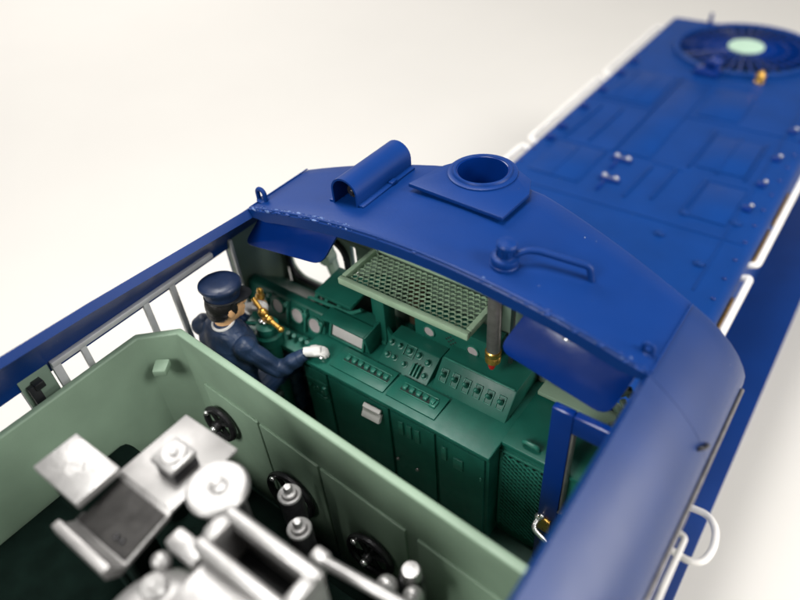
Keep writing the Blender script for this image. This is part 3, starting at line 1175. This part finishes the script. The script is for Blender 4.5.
# ------------------------------------------------------------------ luggage rack
RK = thing('mesh_rack', (-.15, .21, 3.38), 'light green wire mesh rack with a raised rim under the roof', 'rack')
rx0, rx1, ry0, ry1, rz = -.57, .275, .045, .385, 3.40
m = MB()
m.box(((rx0 + rx1) / 2, ry0 + .016, rz), (rx1 - rx0, .034, .045), bev=.007)
m.box((rx0 + .016, (ry0 + ry1) / 2 + .018, rz), (.032, ry1 - ry0 - .036, .045), bev=.007)
m.box((rx1 - .016, (ry0 + ry1) / 2 + .018, rz), (.032, ry1 - ry0 - .036, .045), bev=.007)
m.box(((rx0 + rx1) / 2, ry1 - .01, rz + .02), (rx1 - rx0 - .07, .02, .03), bev=.005)
m.build('rack_frame', mat('pale_green_paint', (0.32, 0.45, 0.31), .45, bump=.15, bscale=60), RK)
m = MB()
X0, X1, Y0, Y1 = rx0 + .034, rx1 - .034, ry0 + .035, ry1 - .02
cw, ch = .038, .030
nx, ny = int((X1 - X0) / cw) + 2, int((Y1 - Y0) / ch) + 2
for i in range(-1, nx):
    for j in range(-1, ny):
        ox, oy = X0 + i * cw + (cw / 2 if j % 2 else 0), Y0 + j * ch
        # stretched hexagon cell edges
        segs = [((ox, oy), (ox + cw / 2, oy + ch * .38)), ((ox + cw / 2, oy + ch * .38), (ox + cw, oy)), ((ox + cw / 2, oy + ch * .38), (ox + cw / 2, oy + ch))]
        for p, q in segs:
            s2 = clip(p, q, X0, X1, Y0, Y1)
            if s2:
                (a_, b_), (c_, d_) = s2
                dx, dy = c_ - a_, d_ - b_
                L_ = math.hypot(dx, dy)
                if L_ < .004:
                    continue
                m.box(((a_ + c_) / 2, (b_ + d_) / 2, rz - .008), (L_ + .003, .0064, .009), rot=(0, 0, math.atan2(dy, dx)), bev=0)
m.build('wire_mesh', mat('mesh_green_paint', (0.29, 0.41, 0.28), .45, var=.25, nscale=20), RK)
m = MB()
for x in (rx0 + .03, rx1 - .03):
    m.tube([(x, ry1 - .02, rz), (x, ry1 - .005, rz + .16)], .012, 8)
m.build('rack_bracket', GREENW, RK)

# ------------------------------------------------------------------ hanging valve
PV = thing('whistle_valve', (.365, .15, 3.11), 'grey hanging pipe with brass collar and red tip right of the rack', 'valve')
px, py = .365, .15
m = MB()
m.lathe([(.036, 3.275), (.036, 3.74), (.03, 3.76)], (px, py, 0), seg=24)
m.build('pipe', PIPE, PV)
m = MB()
m.lathe([(.030, 3.195), (.041, 3.202), (.042, 3.235), (.039, 3.242), (.042, 3.250), (.042, 3.274), (.036, 3.28)], (px, py, 0), seg=24)
m.build('collar', BRASS, PV)
m = MB()
m.lathe([(0, 3.135), (.014, 3.14), (.020, 3.16), (.022, 3.198)], (px - .005, py, 0), seg=16)
m.build('tip', RED, PV)
m = MB()
m.box((px + .07, py + .06, 3.42), (.02, .02, .5), bev=.004)
m.build('hanger_rod', BLACKG, PV)

# ------------------------------------------------------------------ brake stand
BS = thing('brake_stand', (-1.03, -.16, 2.055), 'dark green brake stand with brass lever before the driver', 'brake stand')
bx, by = -1.03, -.165
m = MB()
m.lathe([(.055, 2.055), (.055, 2.84), (.085, 2.86), (.088, 2.93), (.075, 2.95), (.078, 2.965), (.07, 3.0), (.03, 3.01)], (bx, by, 0), seg=28)
m.build('pedestal', DGREEN, BS)
m = MB()
m.tube(fillet([(bx - .11, by + .03, 3.135), (bx - .01, by + .01, 3.07), (bx + .05, by + .0, 3.05), (bx + .14, by - .01, 3.035)], .03), [.016] * 9 + [.018] * 7 if False else .015, 10)
m.ball((bx - .02, by + .01, 3.075), (.035, .03, .035))
m.ball((bx + .04, by, 3.055), (.026, .024, .03))
m.tube([(bx - .01, by + .01, 3.0), (bx - .01, by + .01, 3.09)], .02, 10)
m.ball((bx + .14, by - .01, 3.035), .02)
m.build('brake_lever', BRASS, BS)
m = MB()
m.tube([(bx - .12, by + .09, 2.98), (bx - .12, by + .09, 3.09)], .014, 8)
m.ball((bx - .12, by + .09, 3.10), (.03, .028, .034))
m.ball((bx - .10, by + .085, 3.155), (.022, .02, .03))
m.ball((bx - .085, by + .08, 3.07), (.022, .02, .02))
m.build('air_valve', BRASS, BS)
m = MB()
m.ball((bx - .02, by - .015, 3.03), (.02, .02, .012))
m.cyl((bx + .01, by - .02, 3.02), .012, .02, seg=10)
m.build('valve_nut', CHROME, BS)
m = MB()
m.tube([(bx - .14, by - .04, 2.97), (bx - .02, by + .0, 2.985)], .014, 8)
m.build('side_handle', DGREEN2, BS)

# ------------------------------------------------------------------ driver
ST = thing('driver_seat', (-1.12, -.46, 2.055), 'dark green driver seat beneath the uniformed man', 'seat')
MB().box((-1.12, -.43, 2.50), (.40, .38, .07), bev=.025, seg=4).build('seat_cushion', BLACKG, ST)
MB().lathe([(.16, 2.055), (.15, 2.08), (.04, 2.10), (.04, 2.47)], (-1.12, -.43, 0), seg=24).build('seat_post', IRON, ST)


def person():
    m = MB()
    X = -1.12
    # torso and pelvis
    m.lathe([(.0, 2.50), (.135, 2.51), (.165, 2.56), (.15, 2.70), (.155, 2.82), (.172, 2.95), (.165, 3.04), (.12, 3.115), (.07, 3.155), (0, 3.165)], (0, 0, 0), seg=28, sx=1.22)
    for v in m.bm.verts:
        z = v.co.z
        lean = (z - 2.5) * .14
        v.co = V((X + v.co.x, -.47 + v.co.y * .80 + lean, z))
    for sx in (-1, 1):
        m.ball((X + sx * .178, -.41, 3.055), (.072, .074, .068))                       # shoulders
        # legs
        m.tube([(X + sx * .095, -.46, 2.60), (X + sx * .10, -.25, 2.61), (X + sx * .10, -.07, 2.58)], [.10, .088, .070], 16)
        m.ball((X + sx * .10, -.06, 2.575), .072)
        m.tube([(X + sx * .10, -.06, 2.57), (X + sx * .10, -.07, 2.36), (X + sx * .10, -.06, 2.13)], [.068, .062, .048], 14)
        m.ball((X + sx * .10, -.01, 2.105), (.048, .115, .05))
    # arms
    RA = [(-.935, -.41, 3.05), (-.865, -.365, 2.95), (-.815, -.325, 2.87), (-.80, -.315, 2.87), (-.74, -.257, 2.92), (-.685, -.205, 2.965)]
    m.tube(RA, [.066, .060, .054, .054, .049, .037], 16)
    m.ball(RA[2], .055)
    LA = [(-1.30, -.41, 3.05), (-1.325, -.34, 2.95), (-1.31, -.28, 2.88), (-1.30, -.265, 2.885), (-1.24, -.205, 2.97), (-1.19, -.16, 3.035)]
    m.tube(LA, [.066, .060, .054, .054, .049, .037], 16)
    m.ball(LA[2], .055)
    # gloves: palm and five fingers each
    def hand(wr, fwd, side, up, curl, k=.88):
        wr, fwd, side, up = V(wr), V(fwd).normalized(), V(side).normalized(), V(up).normalized()
        q = [wr - fwd * .02, wr + fwd * .02, wr + fwd * .06, wr + fwd * .085]
        m.tube(q, [.028, .031, .035, .030], 14)
        kn = wr + fwd * .075
        for i, (off, ln) in enumerate(((-.029, .046), (-.0095, .053), (.0105, .050), (.0295, .038))):
            b = kn + side * off + up * .006
            d1 = (fwd * math.cos(curl * .5) - up * math.sin(curl * .5))
            d2 = (fwd * math.cos(curl) - up * math.sin(curl))
            d3 = (fwd * math.cos(curl * 1.7) - up * math.sin(curl * 1.7))
            p1 = b + d1 * ln * .55
            p2 = p1 + d2 * ln * .40
            p3 = p2 + d3 * ln * .35
            m.tube([b - fwd * .03, b, p1, p2, p3], [.0115, .0115, .0108, .010, .0085], 10)
            m.ball(p3, .0088, u=10, v=8)
        t0 = wr + fwd * .02 - side * .030
        t1 = t0 + fwd * .028 - side * .022 - up * .012
        t2 = t1 + fwd * .028 + side * .004 - up * .012
        m.tube([t0, t1, t2], [.016, .0135, .011], 10)
        m.ball(t2, .0112, u=10, v=8)
    hand((-.675, -.195, 2.982), (.75, .55, -.02), (.55, -.75, 0), (.0, .0, 1), .75)
    hand((-1.18, -.148, 3.055), (.75, .25, .30), (.3, -.85, 0), (-.3, 0, 1), .95)
    # neck, head, ear, nose
    hc = V((X + .025, -.352, 3.272))
    q = Matrix.Rotation(math.radians(-18), 3, 'Z')
    m.tube([(X, -.40, 3.10), (X + .005, -.38, 3.16), hc + V((0, -.01, -.03))], [.062, .056, .06], 16)

    def hp(x, y, z):
        return hc + q @ V((x, y, z))
    m.ball(hp(0, -.005, .035), (.078, .098, .095))
    m.ball(hp(0, .018, -.045), (.062, .076, .070))
    m.ball(hp(0, .062, -.085), (.034, .030, .028))
    m.tube([hp(0, .092, .01), hp(0, .108, -.025), hp(0, .098, -.038)], [.010, .016, .014], 8)
    for sx in (-1, 1):
        m.ball(hp(sx * .080, -.008, -.012), (.013, .022, .034), rot=(.15, 0, math.radians(-18)))
    m.tube([hp(-.025, .088, -.062), hp(0, .098, -.061), hp(.025, .088, -.062)], [.006, .009, .006], 8)
    tmp = m.build('person_raw', NAVY, origin=(0, 0, 0))
    md = tmp.modifiers.new('r', 'REMESH')
    md.mode = 'VOXEL'
    md.voxel_size = .0052
    md2 = tmp.modifiers.new('s', 'SMOOTH')
    md2.factor = .5
    md2.iterations = 3
    dg = bpy.context.evaluated_depsgraph_get()
    me = bpy.data.meshes.new_from_object(tmp.evaluated_get(dg))
    old = tmp.data
    bpy.data.objects.remove(tmp)
    bpy.data.meshes.remove(old)
    me.materials.clear()
    for mm in (NAVY, SKIN, GLOVE, BLACK):
        me.materials.append(mm)
    base = V((X, -.43, 2.10))
    # cloth folds on the sleeves and back
    nrms = [v.normal.copy() for v in me.vertices]
    for v, nv in zip(me.vertices, nrms):
        c = v.co.copy()
        if c.z < 3.13:
            w = .006 * math.sin(c.z * 58 + c.x * 22 + 3 * math.sin(c.y * 17)) * math.sin(c.y * 31 + c.x * 13 + 2)
            nearh = min((c - V((-.64, -.17, 2.98))).length, (c - V((-1.14, -.13, 3.08))).length)
            if nearh > .11:
                v.co = c + nv * w
    for p in me.polygons:
        c = p.center
        i = 0
        if c.z > 3.165 and c.y > -.53 and abs(c.x - X) < .14:
            i = 1
        dr = (c - V((-.685, -.205, 2.965))).dot(V((.62, .5, .45)).normalized())
        if c.x > -.80 and c.z > 2.85 and dr > .012:
            i = 2
        dl = (c - V((-1.19, -.16, 3.035))).dot(V((.5, .45, .7)).normalized())
        if c.y > -.24 and c.z > 2.9 and c.x < -.95 and dl > -.004:
            i = 2
        if c.z < 2.155:
            i = 3
        p.material_index = i
        p.use_smooth = True
    me.transform(Matrix.Translation(-base))
    me.name = 'person'
    o = bpy.data.objects.new('person', me)
    COL.objects.link(o)
    o.location = base
    ORG[o.name] = base
    o['label'] = 'seated man in navy uniform and peaked cap with white gloves on the controls'
    o['category'] = 'person'

    # hair: a rough shell round back and sides
    h = MB()
    h.ball(hp(0, -.022, .03), (.088, .098, .092), u=28, v=18)
    h.ball(hp(0, -.06, -.03), (.072, .055, .055), u=20, v=12)
    for sx in (-1, 1):
        h.ball(hp(sx * .074, .018, .015), (.014, .022, .045))
    rnd2 = random.Random(4)
    for v in h.bm.verts:
        d = (v.co - hc).normalized()
        v.co += d * rnd2.uniform(-.003, .004)
    h.build('hair', HAIR, o)
    # collar
    h = MB()
    h.torus((X + .003, -.392, 3.158), .064, .009, (0, -.25, 1), seg=28, ms=8)
    h.build('shirt_collar', GLOVE, o)
    # eyes and brows
    h = MB()
    for sx in (-1, 1):
        h.ball(hp(sx * .030, .083, .012), (.012, .007, .007))
        h.box(hp(sx * .030, .088, .032), (.030, .008, .006), rot=(0, 0, math.radians(-18)), bev=.002)
    h.build('eyes', HAIR, o)
    # cap: band, wide slanted crown, peak
    h = MB()
    ax = (q @ V((0, .12, 1))).normalized()
    cc_ = hp(0, -.006, .062)
    h.lathe([(.091, 0), (.094, .004), (.095, .038), (.099, .048), (.110, .074), (.114, .086), (.111, .098), (.098, .110), (.062, .118), (.0, .121)], cc_, ax, seg=44)
    for v in h.bm.verts:
        d = q.transposed() @ (v.co - cc_)
        k = max(0, (d.z - .045) / .09)
        d.y *= 1.06
        d.y += -.012 * k
        d.z += .10 * max(0, d.y) * k
        v.co = cc_ + q @ d
    cp = h.build('peaked_cap', NAVYC, o)
    h = MB()
    P0, P1 = [], []
    for k in range(17):
        a = math.radians(12 + 156 * k / 16)
        P0.append(cc_ + q @ V((.098 * math.cos(a), .102 * math.sin(a), .006 + .03 * math.sin(a) * -.2)))
        r2 = .098 + .055 * math.sin(a) ** .7
        P1.append(cc_ + q @ V((.100 * math.cos(a) * 1.02, .012 + r2 * math.sin(a) * 1.02, .002 - .042 * math.sin(a))))
    va = [h.bm.verts.new(p) for p in P0]
    vb = [h.bm.verts.new(p) for p in P1]
    vc = [h.bm.verts.new(p + V((0, 0, .007))) for p in P0]
    vd = [h.bm.verts.new(p + V((0, 0, .007))) for p in P1]
    for k in range(16):
        h.bm.faces.new((va[k], va[k + 1], vb[k + 1], vb[k]))
        h.bm.faces.new((vc[k], vd[k], vd[k + 1], vc[k + 1]))
        h.bm.faces.new((vb[k], vb[k + 1], vd[k + 1], vd[k]))
    h.build('cap_peak', BLACK, cp)
    h = MB()
    h.torus(cc_ + ax * .012, .0995, .006, ax, seg=40, ms=8)
    h.build('cap_strap', BLACK, cp)
    return o


person()

# ------------------------------------------------------------------ machine compartment
MC = thing('machine_compartment', (0, -1.8, 2.055), 'open light green machine compartment with chamfered corner behind the driver', 'compartment')
th = .045
out = [(1.20, -.765), (-1.165, -.625), (-1.345, -.80), (-1.345, -3.0), (1.20, -3.0)]
inn = [(1.155, -.81), (-1.145, -.672), (-1.30, -.82), (-1.30, -2.955), (1.155, -2.955)]
ZT, ZB = 3.275, 2.06


def py_(x):
    return -.672 - (x + 1.145) * .06


m = MB()
for L_ in (0,):
    ob = [m.bm.verts.new((x, y, ZB)) for x, y in out]
    ot = [m.bm.verts.new((x, y, ZT)) for x, y in out]
    ib = [m.bm.verts.new((x, y, ZB)) for x, y in inn]
    it = [m.bm.verts.new((x, y, ZT)) for x, y in inn]
    n = len(out)
    for k in range(n):
        l = (k + 1) % n
        m.bm.faces.new((ob[k], ob[l], ot[l], ot[k]))
        m.bm.faces.new((ib[l], ib[k], it[k], it[l]))
        m.bm.faces.new((ot[k], ot[l], it[l], it[k]))
        m.bm.faces.new((ob[l], ob[k], ib[k], ib[l]))
    es = [e for e in m.bm.edges if abs(e.verts[0].co.z - ZT) < 1e-5 and abs(e.verts[1].co.z - ZT) < 1e-5]
    bmesh.ops.bevel(m.bm, geom=es, offset=.012, segments=3, affect='EDGES', profile=.5)
m.build('casing', GREEN, MC, angle=30)
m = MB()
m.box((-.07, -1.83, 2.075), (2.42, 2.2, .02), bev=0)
m.build('bay_floor', SHADE, MC)  # shade of the deep bay put into the floor colour
# raised panels on the partition
for x0, x1 in ((-1.02, -.56), (-.545, -.105), (-.09, .46), (.53, 1.13)):
    m = MB()
    m.box(((x0 + x1) / 2, py_((x0 + x1) / 2) - .006, 2.52), (x1 - x0, .018, .88), rot=(0, 0, -.06), bev=.006)
    m.build('raised_panel', GREEN, MC)
m = MB()
m.prism([(-1.235, -.80, 3.09), (-1.17, -.75, 3.09), (-1.14, -.815, 3.065), (-1.20, -.862, 3.065)], (0, 0, .045), bev=.008)
m.build('corner_lug', GREEN, MC)
for x, z, r in ((-.90, 2.74, .105), (-.36, 2.52, .15), (.235, 2.55, .125)):
    yw = py_(x) - .06
    m = MB()
    m.torus((x, yw, z), r, .020, (0.05, -1, .08), seg=36, ms=8)
    for k in range(4):
        a = k * math.pi / 2 + .5
        m.tube([(x, yw, z), (x + r * math.cos(a), yw, z + r * math.sin(a))], .013, 8)
    m.cyl((x, yw + .045, z), .03, .085, (0, -1, 0))
    hw = m.build('handwheel', IRON, MC)
    m = MB()
    m.ball((x, yw - .05, z), (.022, .018, .022))
    m.build('hub_nut', CHROME, hw)
    m = MB()
    m.ball((x - r * .6, yw - .025, z + r * .75), (.018, .014, .018))
    m.build('spinner_knob', CHROME, hw)

# ------------------------------------------------------------------ silver machinery
def post(mb, x, y, z1, r=.03):
    mb.tube([(x, y, 2.086), (x, y, z1)], r, 10)


MM = thing('bay_shade_mass', (-.1, -2.0, 2.085), 'added near black mass standing in for shade in the bottom of the bay', 'engine')
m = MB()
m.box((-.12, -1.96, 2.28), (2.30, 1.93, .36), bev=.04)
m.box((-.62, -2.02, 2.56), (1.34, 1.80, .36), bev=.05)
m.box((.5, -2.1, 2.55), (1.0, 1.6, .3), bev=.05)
m.build('block', SHADE, MM)  # shade in the bay bottom built as an added dark mass
for k in range(2, 6):
    m = MB()
    m.cyl((-1.15 + k * .24, -1.25 - .07 * (k % 2), 2.735 if k < 5 else 2.695), .07, .06 + .03 * (k % 3), seg=20)
    m.build('shade_mass_lump', SHADE, MM)


def lift(root):
    # machinery stands on the bay floor with its tops above the casing rim
    def mp(c):
        z = .8 * c.z + 1.144
        if c.z < 2.9:
            z = 2.088 + (c.z - 2.086) / (2.9 - 2.086) * (3.464 - 2.088)
        return V((.8 * c.x + .301, .8 * c.y - .387, z))
    old = ORG[root.name].copy()
    new = mp(old)
    new.z = old.z
    root.location = new
    ORG[root.name] = new
    for ch in root.children:
        lift_part(ch, mp, new)


def lift_part(o, mp, pnew):
    co = ORG[o.name].copy()
    cn = mp(co)
    for v in o.data.vertices:
        v.co = mp(v.co + co) - cn
    o.location = cn - pnew
    ORG[o.name] = cn
    for ch in o.children:
        lift_part(ch, mp, cn)


SQ = thing('square_tank', (-1.02, -1.46, 2.085), 'silver square topped tank against the left compartment wall', 'tank')
m = MB()
m.box((-1.02, -1.465, 2.75), (.33, .21, .58), bev=.012)
m.box((-1.02, -1.465, 2.30), (.28, .18, .44), bev=.01)
m.build('tank_body', SHADE, SQ)  # shaded tank sides painted near black under the silver top
MB().box((-1.02, -1.465, 3.065), (.37, .245, .05), bev=.008).build('tank_top', SILVER, SQ)
m = MB()
m.cyl((-1.02, -1.47, 3.088), .05, .006, seg=24, bev=.002)
m.build('tank_lid', SILVER, SQ)

TR = thing('bent_tray', (-.70, -1.3, 2.085), 'long bent sheet metal tray carrying a small valve block', 'tray')
m = MB()
zt_ = 3.0
prf = [(-.915, zt_ - .01), (-.915, zt_ + .012), (-1.335, zt_ + .012), (-1.36, zt_ - .002), (-1.62, zt_ - .05), (-1.655, zt_ - .02), (-1.67, zt_ + .03),
       (-1.71, zt_ + .03), (-1.715, zt_ - .03), (-1.66, zt_ - .085), (-1.36, zt_ - .03), (-1.34, zt_ - .01)]
m.prism([(-.885, y, z) for y, z in prf], (.40, 0, 0), bev=.003)
m.build('tray_sheet', TRAY, TR)
m = MB()
m.prism([(-.872, y, z) for y, z in ((-1.366, zt_ + .002), (-1.612, zt_ - .046), (-1.612, zt_ - .040), (-1.366, zt_ + .008))], (.374, 0, 0))
m.build('tray_reflection', mat('dark_reflection_steel', (0.07, 0.068, 0.066), .35, metal=.7), TR)  # dark reflection on the bent sheet, painted as a darker plate
m = MB()
for x in (-.62, -.58):
    m.ball((x, -1.56, zt_ - .026), (.016, .016, .01))
m.build('rivet', IRON, TR)
for x, y in ((-.82, -1.0), (-.55, -1.0), (-.82, -1.6), (-.55, -1.6)):
    MB().tube([(x, y, 2.086), (x, y, 2.97 if y > -1.2 else 2.93)], .02, 8).build('tray_leg', BLACKG, TR)
m = MB()
MB().box((-.65, -1.155, 3.045), (.15, .15, .08), bev=.01).build('valve_base', IRON, TR)  # shaded sides of the valve block, given a darker material
m.box((-.65, -1.155, 3.10), (.165, .165, .04), bev=.015)
m.cyl((-.645, -1.15, 3.115), .062, .018, seg=28)
m.cyl((-.645, -1.15, 3.13), .022, .018, seg=16)
m.build('valve_block', SILVER, TR)

BO = thing('steam_boiler', (0, -1.45, 2.085), 'big silver boiler with a rectangular open funnel and round drum lid', 'boiler')
m = MB()
m.lathe([(.27, 2.086), (.30, 2.12), (.30, 2.88), (.285, 2.96), (.24, 3.02), (.16, 3.06), (0, 3.07)], (-.10, -1.72, 0), seg=48)
m.build('drum', SILVER, BO)
m = MB()
m.cyl((-.22, -1.62, 3.02), .062, .07, seg=28, bev=.015)
m.cyl((-.22, -1.62, 3.085), .03, .02, seg=20)
m.build('drum_fitting', SILVER, BO)
m = MB()
m.ball((-.33, -1.52, 3.0), .045)
m.build('relief_valve', SILVER, BO)
m = MB()
m.cyl((-.335, -1.155, 3.07), .148, .05, seg=48, bev=.014)
rd = m.build('round_tank', SILVER, BO)
m = MB()
m.cyl((-.335, -1.155, 2.5), .10, .58, seg=32)
m.cyl((-.335, -1.155, 2.086), .13, .42, seg=32)
m.build('tank_column', IRON, rd)
m = MB()
m.lathe([(.045, 0), (.04, .014), (.024, .018), (.020, .03), (0, .032)], (-.33, -1.15, 3.12), seg=24)
m.build('lid_boss', SILVER, rd)
# funnel: rectangular rim with dark throat
fx0, fx1, fy0, fy1, fz = -.155, .385, -1.435, -1.20, 3.205
m = MB()
w_ = .062
m.box(((fx0 + fx1) / 2, fy1 - w_ / 2, fz - .05), (fx1 - fx0, w_, .1), bev=.02, seg=3)
m.box(((fx0 + fx1) / 2, fy0 + w_ / 2, fz - .05), (fx1 - fx0, w_, .1), bev=.02, seg=3)
m.box((fx0 + w_ / 2, (fy0 + fy1) / 2, fz - .052), (w_, fy1 - fy0 - .1, .1), bev=.018, seg=3)
m.box((fx1 - w_ / 2, (fy0 + fy1) / 2, fz - .052), (w_, fy1 - fy0 - .1, .1), bev=.018, seg=3)
m.box(((fx0 + fx1) / 2, fy0 + .014, fz - .55), (fx1 - fx0 - .02, .02, .92), bev=.006)
m.box(((fx0 + fx1) / 2, fy1 - .014, fz - .55), (fx1 - fx0 - .02, .02, .92), bev=.006)
m.box((fx0 + .014, (fy0 + fy1) / 2, fz - .55), (.02, fy1 - fy0 - .05, .92), bev=.006)
m.box((fx1 - .014, (fy0 + fy1) / 2, fz - .55), (.02, fy1 - fy0 - .05, .92), bev=.006)
fn = m.build('funnel', SILVER, BO)
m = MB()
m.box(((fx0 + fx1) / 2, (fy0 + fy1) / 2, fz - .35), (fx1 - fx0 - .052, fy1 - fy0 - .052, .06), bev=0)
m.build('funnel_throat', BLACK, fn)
m = MB()
m.box((-.17, -1.30, 3.10), (.08, .10, .08), bev=.02)
m.box((-.25, -1.42, 3.04), (.2, .1, .08), bev=.02)
m.box((.14, -1.56, 3.07), (.5, .3, .1), bev=.03)
m.build('connecting_duct', SILVER, BO)
m = MB()
m.tube(fillet([(.20, -1.10, 2.955), (.84, -1.03, 2.95), (.84, -1.03, 2.10)], .06), .026, 12)
m.box((.22, -1.09, 2.93), (.08, .07, .10), bev=.015)
m.build('feed_pipe', SILVER, BO)

for r_ in (SQ, TR, BO):
    lift(r_)

for x, y, z, lab in ((-.085, -.955, 3.06, 'silver pipe valve nearest the round drum lid beside a handwheel'),
                     (.085, -1.065, 3.08, 'silver pipe valve between the funnel and the partition handwheel'),
                     (.63, -.96, 3.08, 'silver double headed pipe valve rightmost by the partition')):
    t = thing('pipe_valve', (x, y, 2.085), lab, 'valve', 'silver pipe valves along the partition')
    m = MB()
    m.lathe([(.05, 2.086), (.05, 2.75), (.058, 2.80), (.058, z - .10), (.05, z - .07), (.046, z - .06)], (x, y, 0), seg=24)
    m.build('valve_body', IRON, t)
    m = MB()
    if x > .5:
        m.lathe([(.030, z - .07), (.044, z - .05), (.046, z - .01), (.036, z + .015), (0, z + .02)], (x, y, 0), seg=24)
        m.ball((x + .06, y - .07, z - .04), (.045, .045, .06))
        m.ball((x - .06, y - .09, z - .05), (.05, .045, .05))
    else:
        m.lathe([(.030, z - .07), (.034, z - .05), (.034, z - .025), (.020, z - .02), (.022, z), (.016, z + .012), (0, z + .014)], (x, y, 0), seg=24)
        m.torus((x, y, z - .055), .046, .012, seg=28, ms=8)
    m.build('valve_head', SILVER, t)
    m = MB()
    m.tube(fillet([(x, y, 2.9), (x - .09, y + .03, 2.88), (x - .10, y + .04, 2.4)], .04), .018, 8)
    m.build('valve_pipe', IRON, t)
